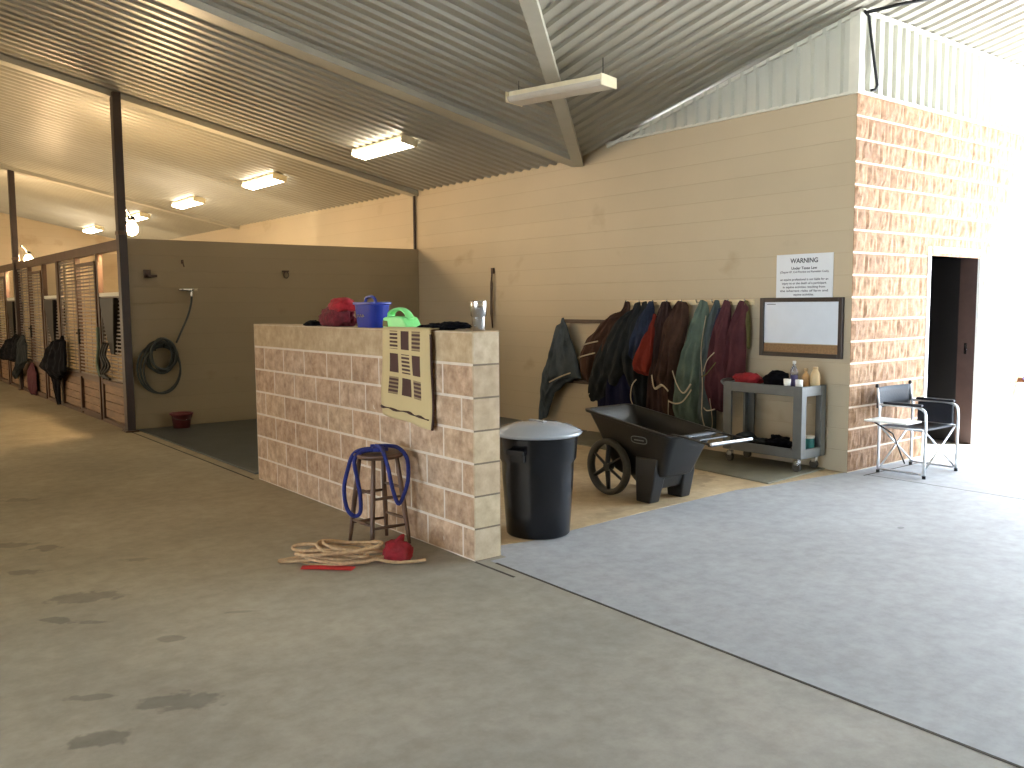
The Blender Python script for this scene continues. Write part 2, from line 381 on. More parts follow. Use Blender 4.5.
# door wall: split face blocks, y = YC, with the doorway cut out
DX0, DX1, DZ = 8.87, 9.955, 2.07
def split_faces(name, origin, du, dn, rows, m, cap=None, cell=.034, rough=.012, extra=None, vert=True, gap=.0088):
    """rough faced blocks proud of a mortar plane. origin: corner; du: unit vector along; dn: outward; rows: list of (z0, [(u0, u1, kind)])"""
    bm = bmesh.new(); lay = bm.loops.layers.color.new('tone'); O = Vector(origin); du = Vector(du); dn = Vector(dn); g = gap
    def quad(vs, tone, mi):
        f = bm.faces.new(vs); f.material_index = mi
        for l in f.loops: l[lay] = (tone, tone * .98, tone * .96, 1)
    for z0, blks in rows:
        for (u0, u1, kind) in blks:
            gz = g; gu = g if vert else .0015
            a, b = u0 + (gu if kind != 'smooth' else 0), u1 - gu; c0, c1 = z0 + gz, z0 + BK - gz
            nu = max(1, round((b - a) / cell)) ; nv = max(1, round((c1 - c0) / cell)); tone = random.uniform(.93, 1.07); mi = {'split': 0, 'smooth': 1, 'cap': 2}[kind]
            G = []
            for i in range(nu + 1):
                row = []
                for j in range(nv + 1):
                    u = a + (b - a) * i / nu; z = c0 + (c1 - c0) * j / nv
                    ed = i in (0, nu) or j in (0, nv)
                    if kind == 'split':
                        p = O + du * u
                        h = .004 + (0 if ed else rough * (.35 + .9 * abs(noise.noise(Vector((p.x * 9, p.y * 9, z * 5)))) + .8 * noise.noise(Vector((p.x * 28, p.y * 28, z * 11 + 5)))))
                    else: h = .0045
                    row.append(bm.verts.new(O + du * u + dn * h + Vector((0, 0, z))))
                G.append(row)
            for i in range(nu):
                for j in range(nv): quad((G[i][j], G[i + 1][j], G[i + 1][j + 1], G[i][j + 1]), tone, mi)
            # returns down to the mortar
            loop = [G[i][0] for i in range(nu + 1)] + [G[nu][j] for j in range(1, nv + 1)] + [G[i][nv] for i in range(nu - 1, -1, -1)] + [G[0][j] for j in range(nv - 1, 0, -1)]
            back = [bm.verts.new(v.co - dn * ((v.co - O).dot(dn) + .01)) for v in loop]
            for k in range(len(loop)):
                k2 = (k + 1) % len(loop); quad((loop[k2], loop[k], back[k], back[k2]), tone, mi)
    me = bpy.data.meshes.new(name); bm.normal_update(); bm.to_mesh(me); bm.free()
    for x in (m, M['smooth'], cap or M['capb']): me.materials.append(x)
    o = bpy.data.objects.new(name, me); COL.objects.link(o); return o
rows = []
for k in range(17):
    z0 = k * BK; off = 0 if k % 2 else BK; u = -(2 * BK - off) if off else 0; bl = []
    x = XW + (BK if k % 2 else 0); spans = []
    if k % 2: spans.append((XW, XW + BK))
    while x < XR + .2: spans.append((x, x + 2 * BK)); x += 2 * BK
    for a, b in spans:
        b = min(b, XR + .2)
        if z0 + .05 < DZ:
            fr0, fr1 = DX0 - .06, DX1 + .06
            if a < fr0 < b: bl.append((a - XW, fr0 - XW, 'split')); continue_ = True
            if a < fr1 < b: bl.append((fr1 - XW, b - XW, 'split'))
            if (a < fr0 < b) or (a < fr1 < b) or (a >= fr0 and b <= fr1): continue
        if b - a > .03: bl.append((a - XW, b - XW, 'split'))
    rows.append((z0, bl))
o = split_faces('wall_door_side_facing', (XW, YC, 0), (1, 0, 0), (0, -1, 0), rows, M['split2'], rough=.013, cell=.03, vert=False)
o.name = 'wall_blocks'; struct(o)
mm = MB()
mm.bx((XW + .004, YC - .0015, 0), (DX0 - .03, YC + .19, zt)).bx((DX1 + .03, YC - .0015, 0), (XR + .2, YC + .19, zt)).bx((DX0 - .03, YC - .0015, DZ + .03), (DX1 + .03, YC + .19, zt))
struct(mm.build('wall_front', 'mortar'))
# ribbed siding above, facing the breezeway
s = MB(); V0 = []; V1 = []; zt3 = roof_y(YC) - .02
for x, h in siding_profile(XW + .05, XR + .2):
    V0.append(s.bm.verts.new((x, YC - .006 - h, zt))); V1.append(s.bm.verts.new((x, YC - .006 - h, zt3)))
for i in range(len(V0) - 1): s.bm.faces.new((V0[i], V0[i + 1], V1[i + 1], V1[i]))
s.bx((XW, YC, zt), (XR + .2, YC + .05, zt3))
struct(s.build('wall_upper', 'siding'))
t = MB().bx((XW - .01, YC - .03, zt - .012), (XR + .2, YC, zt + .012)).bx((XW - .01, YC - .045, zt3 - .03), (XR + .2, YC, zt3 + .004))
struct(t.build('trim_3', 'trimw'))
# door frame, leaf swung inwards, dark tack room behind
d = MB()
for x in (DX0 - .03, DX1 + .03): d.bx((x - .03, YC - .015, 0), (x + .03, YC + .02, DZ + .06))
d.bx((DX0, YC - .015, DZ), (DX1, YC + .02, DZ + .06))
fr = struct(d.build('door_1', 'white', bevel=.004))
M['reveal'] = mat('brown_reveal', (66, 48, 42), .5)
rv = MB().bx((DX1, YC + .02, 0), (DX1 + .05, YC + .21, DZ)).bx((DX0 - .05, YC + .02, 0), (DX0, YC + .21, DZ)).bx((DX0 - .05, YC + .02, DZ), (DX1 + .05, YC + .21, DZ + .05))
rv = rv.build('door_reveal', 'reveal', fr)
MB().bx((DX1 - .006, YC + .10, 1.0), (DX1, YC + .13, 1.12)).build('strike_plate', 'steel', rv)
M['leaf'] = mat('door_leaf', (16, 14, 14), .45)
lf = MB(); rl = Matrix.Rotation(math.radians(-89), 3, 'Z')
lf.box(Vector((DX1, YC + .2, DZ / 2)) + rl @ Vector((-.5, .02, 0)), (1.0, .04, DZ - .03), rl)
leaf = struct(lf.build('door_2', 'leaf', bevel=.003))
kb = MB(); p0 = Vector((DX1, YC + .2, 1.0)) + rl @ Vector((-.93, 0, 0)); kb.cyl(p0 + rl @ Vector((0, -.005, 0)), p0 + rl @ Vector((0, -.05, 0)), .012); kb.lathe([(.005, -.03), (.024, -.015), (.028, 0), (.022, .02), (.004, .026)], p0 + rl @ Vector((0, -.06, 0)), 14)
kb.build('door_handle', 'steel', leaf, smooth=True)
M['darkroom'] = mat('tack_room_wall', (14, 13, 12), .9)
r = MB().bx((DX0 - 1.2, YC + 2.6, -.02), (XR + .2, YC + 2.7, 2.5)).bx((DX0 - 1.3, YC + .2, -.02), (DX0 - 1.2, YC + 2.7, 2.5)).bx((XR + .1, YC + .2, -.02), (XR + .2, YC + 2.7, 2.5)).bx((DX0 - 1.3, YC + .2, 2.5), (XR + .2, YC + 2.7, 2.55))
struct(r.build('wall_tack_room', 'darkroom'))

# half wall
def joints(first, lo, hi):
    xs = [lo]; u = first
    while u < hi - .02: xs.append(u); u += 2 * BK
    xs.append(hi); return xs
rows = []
for k in range(7):
    top = (k == 6); z0 = k * BK
    if top: bl = [(0, YH1 - YH0, 'cap')]
    else:
        js = joints(.34 if k % 2 else .135, 0, YH1 - YH0); bl = [(js[i], js[i + 1], 'split') for i in range(len(js) - 1)]
    rows.append((z0, bl))
hw_face = split_faces('wall_half_front', (XH + .009, YH0, 0), (0, 1, 0), (-1, 0, 0), rows, M['split'], rough=.012)
struct(hw_face); hw_face.name = 'wall_half_front'
rows = [(k * BK, [(0, BK - .004, 'smooth')]) for k in range(7)]
e = split_faces('wall_half_end', (XH + .004, YH0 + .004, 0), (1, 0, 0), (0, -1, 0), rows, M['smooth'], gap=.006); struct(e)
M['dkjoint'] = mat('end_joint', (112, 98, 80), .9)
struct(MB().bx((XH + .006, YH0 + .0025, 0), (XH + BK - .002, YH0 + .0085, 7 * BK - .008)).build('wall_half_joint', 'dkjoint'))
h = MB().bx((XH + .0065, YH0 + .007, 0), (XH + BK, YH1, 7 * BK - .006))
struct(h.build('wall_half', 'mortar'))
cp = MB().bx((XH + .003, YH0 + .003, 7 * BK - .0062), (XH + BK, YH1, 7 * BK))
bmc = cp.build('wall_half_top', 'capb'); struct(bmc)
# the cap material multiplies by an attribute: give it one
for nm in ('wall_half_top',):
    me = bpy.data.objects[nm].data; a = me.color_attributes.new('tone', 'BYTE_COLOR', 'CORNER')
    for d_ in a.data: d_.color = (1, 1, 1, 1)

# wash bay partition, 12 courses
PZ = 12 * BK
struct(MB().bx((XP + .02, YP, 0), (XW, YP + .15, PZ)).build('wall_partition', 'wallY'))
# stall dividers and the stall back lining
for i, y in enumerate((15.48, 19.15, 22.82)):
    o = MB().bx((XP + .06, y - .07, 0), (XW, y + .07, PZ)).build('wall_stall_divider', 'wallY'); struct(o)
# far gable, left side, back of the building
struct(MB().prism([(-XW, YEND, 0), (XW, YEND, 0), (XW, YEND, ZE), (0, YEND, ZR), (-XW, YEND, ZE)], (0, .2, 0)).build('wall_far', 'wallFar'))
struct(MB().bx((-3.5, 11.8, 0), (-3.3, YEND, 2.45)).build('wall_left', 'wallX'))
struct(MB().bx((-XW - .2, 5.2, 0), (-XW, YEND, ZE)).build('wall_left_outer', 'wallX'))
struct(MB().bx((-XR - .2, -3.55, 0), (XR + .2, -3.35, 4.3)).build('wall_back', 'wallY'))
struct(MB().bx((-XR - .2, 4.45, 0), (-3.3, 4.65, 4.4)).build('wall_left_near', 'wallY'))

# roof: ribbed sheets
def rib_profile(a, b, pitch=.172, d=.024):
    out = []; x = a
    while x < b:
        for dx, h in ((0, 0), (pitch * .50, 0), (pitch * .62, d), (pitch * .88, d)):
            if x + dx < b: out.append((x + dx, h))
        x += pitch
    out.append((b, 0)); return out
def strip(rows):
    prev = None
    for a, b in rows:
        va, vb = r.bm.verts.new(a), r.bm.verts.new(b)
        if prev: r.bm.faces.new((prev[0], va, vb, prev[1]))
        prev = (va, vb)
W = XW
r = MB()
for sgn in (1, -1):
    rows_ = []
    for y, h in rib_profile(RY0, YEND + .1):
        xe = min(W + .05, max(.001, (y - RY0) / VS))           # this slope lies inside the valley line
        rows_.append(((0, y, ZR - h), (sgn * xe, y, roof_x(xe) - h)))
    strip(rows_)
struct(r.build('ceiling', 'roof'))
r = MB()
for sgn in (1, -1):
    rows_ = []
    for x, h in rib_profile(0, XR):
        ye = min(8.20, RY0 + VS * x); rows_.append(((sgn * x, RY0, ZR - h), (sgn * x, ye, roof_y(ye) - h)))
    strip(rows_)
    rows_ = []
    for x, h in rib_profile(0, XR):
        rows_.append(((sgn * x, RY0, ZR - h), (sgn * x, -3.6, roof_y(2 * RY0 + 3.6) - h)))
    strip(rows_)
struct(r.build('ceiling_cross', 'roof'))
# light-tight skin above the sheets
# frame members under the roof
def beam(name, a, b, w_=.15, h_=.10):
    a, b = Vector(a), Vector(b); d_ = (b - a); L_ = d_.length; q = d_.to_track_quat('X', 'Z').to_matrix()
    m_ = MB(); m_.box((a + b) / 2, (L_, w_, h_), q)
    # flange lips
    m_.box((a + b) / 2 + q @ Vector((0, 0, -h_ / 2)), (L_, w_ + .03, .012), q)
    return struct(m_.build(name, 'beam', bevel=.004))
k = 0
for y in (8.13, 11.85, 19.15):
    k += 1; beam('trim_%d' % (10 + k), (0, y, ZR - .06), (W, y, ZE - .06 + .01), .18 if y < 9 else .15, .07)
beam('trim_14', (.0, RY0, ZR - .06), (W - .02, 8.10, ZE - .05), .105, .10)
# pipe in the corner above the partition, and roof edge trim at the breezeway mouth
struct(MB().cyl((XW - .03, YP + .05, PZ), (XW - .03, YP + .05, ZE - .02), .022).build('trim_15', 'brown_metal'))
struct(MB().bx((XR, -3.6, 3.3), (XR + .03, -3.5, 4.2)).build('trim_16', 'trimw'))

# rubber mats on the floor
def floor_mat(name, pts, m, label, h=.014):
    o = MB().prism([(x, y, .004) for x, y in pts], (0, 0, h)).build(name, [m], bevel=.003); return tag(o, label, 'mat')
floor_mat('rubber_mat', [(6.44, 4.59), (7.43, 4.66), (7.43, 6.10), (6.56, 6.10)], 'mat', 'grey rubber mat under the grey utility cart')
floor_mat('rubber_mat', [(6.60, 6.13), (7.43, 6.13), (7.43, 7.90), (6.68, 7.90)], 'mat', 'grey rubber mat below the hanging horse blankets')
floor_mat('rubber_mat', [(3.17, 7.95), (7.43, 7.95), (7.43, 11.79), (3.17, 11.79)], 'matdark', 'large dark wet rubber mat covering the wash bay floor')
# ================================================================== LIGHTS
def lamp(label, y, z, on=True, x=5.87, L_=1.26, w_=.23, tilt=0):
    t = thing('ceiling_lamp', label, 'ceiling lamp', (x, y, z), 0)
    t.rotation_euler = (0, math.atan(SL) if on else 0, 0)
    MB().box((0, 0, -.025), (w_ * .72, L_, .05)).build('lamp_body', 'lamp_body', t, bevel=.006)
    d_ = MB(); hw = w_ / 2
    prof = [(-hw, -.05), (-hw, -.075), (-hw * .78, -.105), (hw * .78, -.105), (hw, -.075), (hw, -.05)]
    d_.prism([(px, -L_ / 2 + .01, pz) for px, pz in prof], (0, L_ - .02, 0))
    d_.build('lamp_diffuser', 'lamp_on' if on else 'lamp_off', t, bevel=.01)
    for s_ in (-1, 1): MB().box((0, s_ * L_ / 2, -.055), (w_ + .006, .014, .1)).build('end_cap', 'lamp_body', t, bevel=.004)
    return t
lamps = [('lit fluorescent ceiling lamp nearest the camera, large and bright on the ribbed ceiling', 10.08),
         ('second lit fluorescent ceiling lamp from the camera, beyond the nearest one', 13.92),
         ('third lit fluorescent ceiling lamp, midway down the stall row', 17.6),
         ('fourth lit fluorescent ceiling lamp, small, just right of the tall brown pole', 21.1),
         ('farthest and smallest lit fluorescent ceiling lamp, left of the tall brown pole', 25.05)]
for lb, y in lamps: lamp(lb, y, roof_x(5.87) - .03)
ul = lamp('unlit cream fluorescent lamp hanging on cords below the roof valley', 6.355, 3.615, False, x=5.585, L_=1.08, w_=.25)
ul.rotation_euler = (0, 0, math.radians(13.2))
for s_ in (-.48, .48): MB().tube([(0, s_, .0), (0, s_, .16)], .004, 6).build('cord', 'black', ul)

# ------------------------------------------------------------------ brown poles and bulbs
def pole(label, y):
    t = thing('roof_pole', label, 'pole', (XP - .02, y, 0))
    zt_ = roof_x(XP) - .03
    m_ = MB(); m_.box((0, 0, zt_ / 2), (.10, .13, zt_)); m_.build('post', 'brown_metal', t, bevel=.006)
    MB().box((0, 0, 2.50), (.115, .145, .05)).build('collar', 'stall_metal', t, bevel=.004)
    MB().box((0, 0, .01), (.16, .2, .02)).build('base_plate', 'stall_metal', t, bevel=.004)
    return t
pole('tall dark brown steel pole at the corner of the wash bay', YP - .02)
pole('second tall dark brown steel pole, farther along the stall fronts', 19.15)
def bulb(label, y, dx=.0, z=2.62, ylen=.28):
    t = thing('bulb_lamp', label, 'bulb lamp', (XP + .05, y, z)); t.scale = (1.3, 1.3, 1.3)
    MB().tube(spline([(0, 0, .10), (.02, .06, .11), (.08, .14, .06), (.12, .2, .0)], 5), .012, 8).build('lamp_arm', 'black', t, smooth=True)
    MB().lathe([(.02, .10), (.035, .09), (.04, .055), (.03, .05)], (.12, .2, -.06), 16).build('socket', 'black', t, smooth=True)
    MB().lathe([(.004, -.105), (.04, -.09), (.06, -.055), (.058, -.02), (.035, .02), (.02, .045)], (.12, .2, -.05), 16).build('bulb', 'bulb', t, smooth=True)
    return t
bulb('glowing orange bulb on the near brown pole, just above the stall header', YP + .09, z=2.70)
bulb('glowing orange bulb beside the far brown pole, at the left edge of the photo', 18.95, z=2.60)

# ------------------------------------------------------------------ stall fronts
def stall_front(y0, label, last=False):
    t = thing('stall_front', label, 'stall front', (XP, y0, 0))
    P = 3.67; T = .05
    def B(name, ya, yb, za, zb, m_, th=T, parent=None, xo=0):
        return MB().box((xo, (ya + yb) / 2, (za + zb) / 2), (th, yb - ya, zb - za)).build(name, m_, parent or t, bevel=.003)
    B('header', 0, P, 2.30, 2.43, 'stall_metal', .07)
    B('sill', 0, P, 0, .05, 'stall_metal', .06)
    B('mid_rail', 0, P, .53, .59, 'stall_metal', .06)
    for ya in (.0, 1.10, 2.38, 3.6): B('post', ya + .02, ya + .10, .05, 2.30, 'stall_metal', .07)
    # plank kick boards
    for ya, yb in ((.12, 1.12), (1.2, 2.4), (2.48, 3.62)):
        k_ = MB()
        for q in range(4): k_.box((.005, (ya + yb) / 2, .07 + .115 * q + .055), (.03, yb - ya - .01, .108))
        k_.build('kick_board', 'stall_wood', t, bevel=.004)
    # wire grilles : fine horizontal bars in a frame
    def grille(name, ya, yb, za, zb, xo=0, fr=True):
        g_ = MB()
        n_ = int((zb - za) / .05)
        for q in range(n_): g_.box((xo, (ya + yb) / 2, za + .025 + q * .05), (.010, yb - ya, .020))
        nv = max(1, int((yb - ya) / .3))
        for q in range(1, nv): g_.box((xo + .008, ya + (yb - ya) * q / nv, (za + zb) / 2), (.008, .012, zb - za))
        if fr:
            for yy in (ya + .015, yb - .015): g_.box((xo, yy, (za + zb) / 2), (.035, .03, zb - za))
            for zz in (za + .015, zb - .015): g_.box((xo, (ya + yb) / 2, zz), (.035, yb - ya, .03))
        return g_.build(name, 'grille', t)
    grille('grille', .12, 1.10, .6, 1.72)
    B('feed_window', .12, 1.10, 1.72, 1.77, 'trimw', .06)
    dd = MB()
    for yy in (1.24, 2.34): dd.box((-.035, yy, 1.1), (.035, .05, 2.16))
    for zz in (.05, .57, 2.16): dd.box((-.035, 1.79, zz + .02), (.035, 1.1, .05))
    door = dd.build('door', 'stall_metal', t, bevel=.003)
    g2 = grille('door_grille', 1.27, 2.32, .6, 2.16, xo=-.035, fr=False); g2.parent = door
    k3 = MB().box((-.05, 2.30, 1.15), (.03, .04, .22)).cyl((-.06, 2.3, 1.2), (-.09, 2.3, 1.2), .012); lt = k3.build('latch', 'black', door)
    grille('grille', 2.48, 3.60, .6, 2.28)
    # black hopper feeder hung in the feed opening
    f_ = MB(); 
    rings = [[(x_, y_, z_) for x_, y_ in ((-a, c - b), (a2, c - b), (a2, c + b), (-a, c + b))] for (a, a2, b, c, z_) in ((.02, .06, .08, .6, .95), (.05, .12, .2, .6, 1.25), (.07, .26, .34, .6, 1.62), (.07, .26, .34, .6, 1.70))]
    f_.ring_loft(rings); f_.build('feeder', 'black', t, bevel=.01)
    return t
sf = [stall_front(YP + .08, 'near stall front with open feed window, next to the wash bay corner pole')]
lbs = ['second stall front along the aisle, with a dark jacket hung at its end', 'third stall front along the aisle, beside the second brown pole', 'farthest stall front at the left edge of the photo']
for i, lb in enumerate(lbs): dup(sf[0], (XP, YP + .08 + 3.67 * (i + 1), 0), 0, lb)

# dark jackets and blankets hung on the stall fronts (blanket bars)
def cloth(rows, nrm, dep, pleat=7, amp=.25, seed=0, n=64):
    """hanging cloth: rows = (z, left point, right point along the wall axis, depth). closed folded section so it has real thickness"""
    m_ = MB(); rings = []; ax = Vector((0, 1, 0)); N_ = Vector(nrm)
    R_ = []
    for i in range(len(rows) - 1):
        steps = 7
        for s_ in range(steps):
            t_ = s_ / steps; tt = t_
            R_.append([rows[i][k_] * (1 - tt) + rows[i + 1][k_] * tt for k_ in range(4)])
    R_.append(list(rows[-1]))
    rs = random.Random(seed); ph = [rs.uniform(0, 6) for _ in range(4)]
    for (z, l, r_, d_) in R_:
        ring = []; c_ = (l + r_) / 2; hw = (r_ - l) / 2
        for k_ in range(n):
            a = 2 * PI * k_ / n; ca, sa = math.cos(a), math.sin(a)
            u = c_ + hw * ca * (1 + .03 * math.sin(5 * a + ph[0]))
            front = max(0, sa)
            w_ = sa if sa > 0 else sa * .2
            pl = 1 + amp * math.sin(pleat * ca * 2 + ph[1] + 1.3 * math.sin(z * 3 + ph[2])) * front + .35 * amp * math.sin(pleat * ca * 5 + ph[3] + z * 7) * front
            fold = 0
            if front > 0:
                fv = noise.noise(Vector((u * 11 + seed * 3.7, z * 1.6 + u * 2.5, seed))) + .6 * noise.noise(Vector((u * 24, z * 3.4 - u * 6, seed * 2.3)))
                fold = .045 * (1 - 2.2 * abs(fv)) * front * min(1, d_ / .1)
            off = d_ * w_ * pl * .62 + d_ * .25 + fold
            lowt = max(0, 1 - (z - rows[-1][0]) / (.35 * (rows[0][0] - rows[-1][0])))
            zz = z + .09 * lowt * noise.noise(Vector((u * 7, seed * 1.9, 0))) + .012 * math.sin(u * 31 + ph[0]) + .01 * noise.noise(Vector((u * 9, z * 9, seed)))
            ring.append(ax * u + N_ * off + Vector((0, 0, zz)))
        rings.append(ring)
    m_.ring_loft(rings); return m_
def hang(name, label, cat, xwall, rows, m_, seed, group=None, pleat=7, amp=.25, nrm=(-1, 0, 0), trims=(), straps=()):
    ymid = sum((r_[1] + r_[2]) / 2 for r_ in rows) / len(rows); zb = min(r_[0] for r_ in rows)
    t = thing(name, label, cat, (xwall, ymid, zb), 0, group)
    z, l, r_, d_ = rows[0]; c_ = l * .5 + r_ * .5
    rows = [(z + .02, c_ - (r_ - l) * .22, c_ + (r_ - l) * .22, d_ * .7), (z - .04, c_ - (r_ - l) * .38, c_ + (r_ - l) * .38, d_)] + rows[1:]
    rr = [(z - zb, l - ymid, r_ - ymid, d_) for z, l, r_, d_ in rows]
    cloth(rr, nrm, 0, pleat, amp, seed).build('cloth', m_, t, smooth=True, sub=1)
    for pts, rad, mt in trims:
        P = [Vector((x_ - xwall - .028, y_ - ymid, z_ - zb)) for x_, y_, z_ in pts]
        MB().tube(spline(P, 6), [(rad * .7, .004)] * (6 * (len(P) - 1) + 1), 8, flat=(0, 0, 1)).build('trim_binding', mt, t, smooth=True)
    return t
M['c_grey'] = mat('slate_canvas', (74, 82, 88), .85, var=.2, scale=5, bump=.6, bscale=30)
M['c_greyd'] = mat('dark_grey_canvas', (44, 47, 48), .85, var=.2, scale=5, bump=.6, bscale=30)
M['c_brown'] = mat('brown_canvas', (70, 52, 44), .85, var=.22, scale=5, bump=.6, bscale=30)
M['c_brownd'] = mat('dark_brown_canvas', (56, 42, 40), .85, var=.22, scale=5, bump=.6, bscale=30)
M['c_navy'] = mat('navy_blanket', (26, 28, 50), .8, var=.2, scale=5, bump=.6, bscale=30)
M['c_blue'] = mat('steel_blue_blanket', (48, 56, 74), .8, var=.2, scale=5, bump=.6, bscale=30)
M['c_red'] = mat('red_lining', (120, 48, 38), .8, var=.15, scale=5, bump=.3, bscale=30)
M['c_green'] = mat('green_canvas', (90, 104, 94), .8, var=.18, scale=5, bump=.6, bscale=30)
M['c_teal'] = mat('grey_teal_canvas', (78, 88, 88), .8, var=.18, scale=5, bump=.6, bscale=30)
M['c_maroon'] = mat('maroon_canvas', (82, 48, 52), .8, var=.2, scale=5, bump=.6, bscale=30)
M['c_olive'] = mat('olive_canvas', (104, 100, 64), .8, var=.2, scale=5, bump=.6, bscale=30)
M['c_bind'] = mat('white_binding', (176, 164, 142), .8, var=.1)
M['c_dark'] = mat('black_cloth', (11, 11, 16), .85, var=.2, bump=.5, bscale=30)

for k_, m_ in M.items():
    if k_.startswith('c_'): m_.node_tree.nodes['Principled BSDF'].inputs['Specular IOR Level'].default_value = .08
# rack board with its pegs, a long rail below
t = thing('peg_board', 'pale pine board with pegs above the hanging horse blankets', 'coat rack', (XW, 6.4, 1.585))
MB().box((-.012, 0, 0), (.022, 1.79, .055)).build('board', 'wood', t, bevel=.003)
for k in range(9): MB().tube([(-.02, -.83 + k * .2075, .0), (-.07, -.83 + k * .2075, .0), (-.085, -.83 + k * .2075, .03)], .008, 8).build('peg', 'steel', t, smooth=True)
t = thing('blanket_rail', 'dark rusty rail fixed to the wall left of the pine board', 'rail', (XW, 7.85, 1.365))
MB().box((-.07, 0, 0), (.03, 1.0, .045)).build('bar', 'rail', t, bevel=.006)
for s_ in (-.42, .42): MB().box((-.03, s_, 0), (.055, .03, .03)).build('bracket', 'rail', t)
t = thing('blanket_rail', 'lower dark rail fixed to the wall behind the hanging grey blanket', 'rail', (XW, 8.05, .62))
MB().box((-.05, 0, 0), (.025, .75, .05)).build('bar', 'rail', t, bevel=.006)
for s_ in (-.3, .3): MB().box((-.02, s_, 0), (.04, .03, .03)).build('bracket', 'rail', t)

G = 'horse blankets hung along the nook wall'
X_ = XW
hang('horse_blanket', 'slate grey blanket hanging alone from the rusty rail, its tail reaching low', 'horse blanket', X_ - .085,
     [(1.39, 8.27, 8.36, .03), (1.30, 8.22, 8.42, .06), (1.05, 8.08, 8.50, .10), (.80, 7.96, 8.60, .13), (.68, 7.93, 8.66, .13), (.60, 8.20, 8.68, .10), (.45, 8.44, 8.72, .08), (.25, 8.56, 8.76, .06), (.10, 8.62, 8.78, .04)], 'c_grey', 1, G, 5,
     trims=[([(X_ - .20, 8.02, .74), (X_ - .22, 8.2, .68), (X_ - .2, 8.42, .60)], .012, 'c_bind')])
hang('horse_blanket', 'brown blanket with pale stripes, first at the left end of the pine board', 'horse blanket', X_ - .05,
     [(1.57, 7.16, 7.28, .05), (1.40, 7.20, 7.55, .10), (1.15, 7.28, 7.86, .13), (.95, 7.40, 8.00, .13), (.78, 7.5, 7.98, .12), (.66, 7.6, 7.95, .08)], 'c_brown', 2, G, 6,
     trims=[([(X_ - .19, 7.55, 1.14), (X_ - .2, 7.75, 1.10), (X_ - .14, 7.88, 1.06)], .012, 'c_bind'), ([(X_ - .19, 7.6, 1.0), (X_ - .2, 7.8, .955), (X_ - .14, 7.96, .92)], .012, 'c_bind')])
hang('horse_blanket', 'dark grey blanket draped wide over the left of the row', 'horse blanket', X_ - .09,
     [(1.57, 6.95, 7.10, .05), (1.40, 6.98, 7.30, .11), (1.10, 7.04, 7.55, .16), (.85, 7.10, 7.70, .19), (.65, 7.25, 7.76, .18), (.50, 7.4, 7.78, .14), (.40, 7.55, 7.78, .08)], 'c_greyd', 3, G, 6,
     trims=[([(X_ - .26, 7.62, .52), (X_ - .24, 7.74, .47), (X_ - .2, 7.80, .50)], .008, 'c_bind')])
hang('horse_blanket', 'navy blue blanket showing low, just above the cart nose', 'horse blanket', X_ - .06,
     [(.92, 7.10, 7.45, .06), (.75, 7.05, 7.6, .12), (.55, 6.98, 7.66, .16), (.35, 6.98, 7.66, .15), (.25, 7.02, 7.62, .08)], 'c_navy', 4, G, 5)
hang('horse_blanket', 'charcoal blanket bunched beside the red lining', 'horse blanket', X_ - .08,
     [(1.57, 6.86, 7.0, .05), (1.35, 6.84, 7.10, .12), (1.0, 6.82, 7.18, .19), (.80, 6.80, 7.16, .2), (.62, 6.80, 7.06, .18), (.40, 6.84, 7.0, .12), (.20, 6.86, 6.98, .08)], 'c_greyd', 5, G, 5,
     trims=[([(X_ - .28, 6.84, .74), (X_ - .29, 6.9, .66), (X_ - .26, 6.94, .5), (X_ - .2, 6.9, .36)], .010, 'c_bind')])
hang('horse_blanket', 'steel blue blanket with a short hem, tucked above the red lining', 'horse blanket', X_ - .10,
     [(1.57, 6.74, 6.88, .05), (1.40, 6.74, 6.96, .14), (1.15, 6.76, 7.02, .19), (.97, 6.84, 7.04, .18), (.88, 6.9, 7.02, .10)], 'c_blue', 6, G, 4)
hang('horse_blanket', 'blanket folded open with bright red lining facing out', 'horse blanket', X_ - .12,
     [(1.45, 6.70, 6.76, .05), (1.25, 6.68, 6.80, .13), (1.05, 6.68, 6.90, .18), (.90, 6.70, 6.98, .2), (.82, 6.72, 6.97, .18), (.76, 6.78, 6.9, .10)], 'c_red', 7, G, 3, amp=.12)
hang('horse_blanket', 'grey-brown blanket right of the red lining, hanging to cart height', 'horse blanket', X_ - .07,
     [(1.57, 6.50, 6.74, .06), (1.30, 6.44, 6.76, .13), (1.0, 6.42, 6.76, .18), (.70, 6.40, 6.80, .20), (.40, 6.40, 6.84, .18), (.22, 6.42, 6.84, .10)], 'c_brownd', 8, G, 6,
     trims=[([(X_ - .27, 6.62, .80), (X_ - .29, 6.56, .66), (X_ - .28, 6.46, .70), (X_ - .27, 6.38, .64)], .022, 'c_bind')])
hang('horse_blanket', 'maroon-brown blanket with a pale belt, next to the green blanket', 'horse blanket', X_ - .09,
     [(1.58, 6.24, 6.50, .06), (1.35, 6.26, 6.60, .13), (1.05, 6.34, 6.66, .17), (.75, 6.40, 6.66, .19), (.55, 6.42, 6.64, .16), (.24, 6.36, 6.60, .10)], 'c_brown', 9, G, 5,
     trims=[([(X_ - .22, 6.42, .54), (X_ - .24, 6.40, .35), (X_ - .2, 6.38, .24)], .016, 'c_bind')])
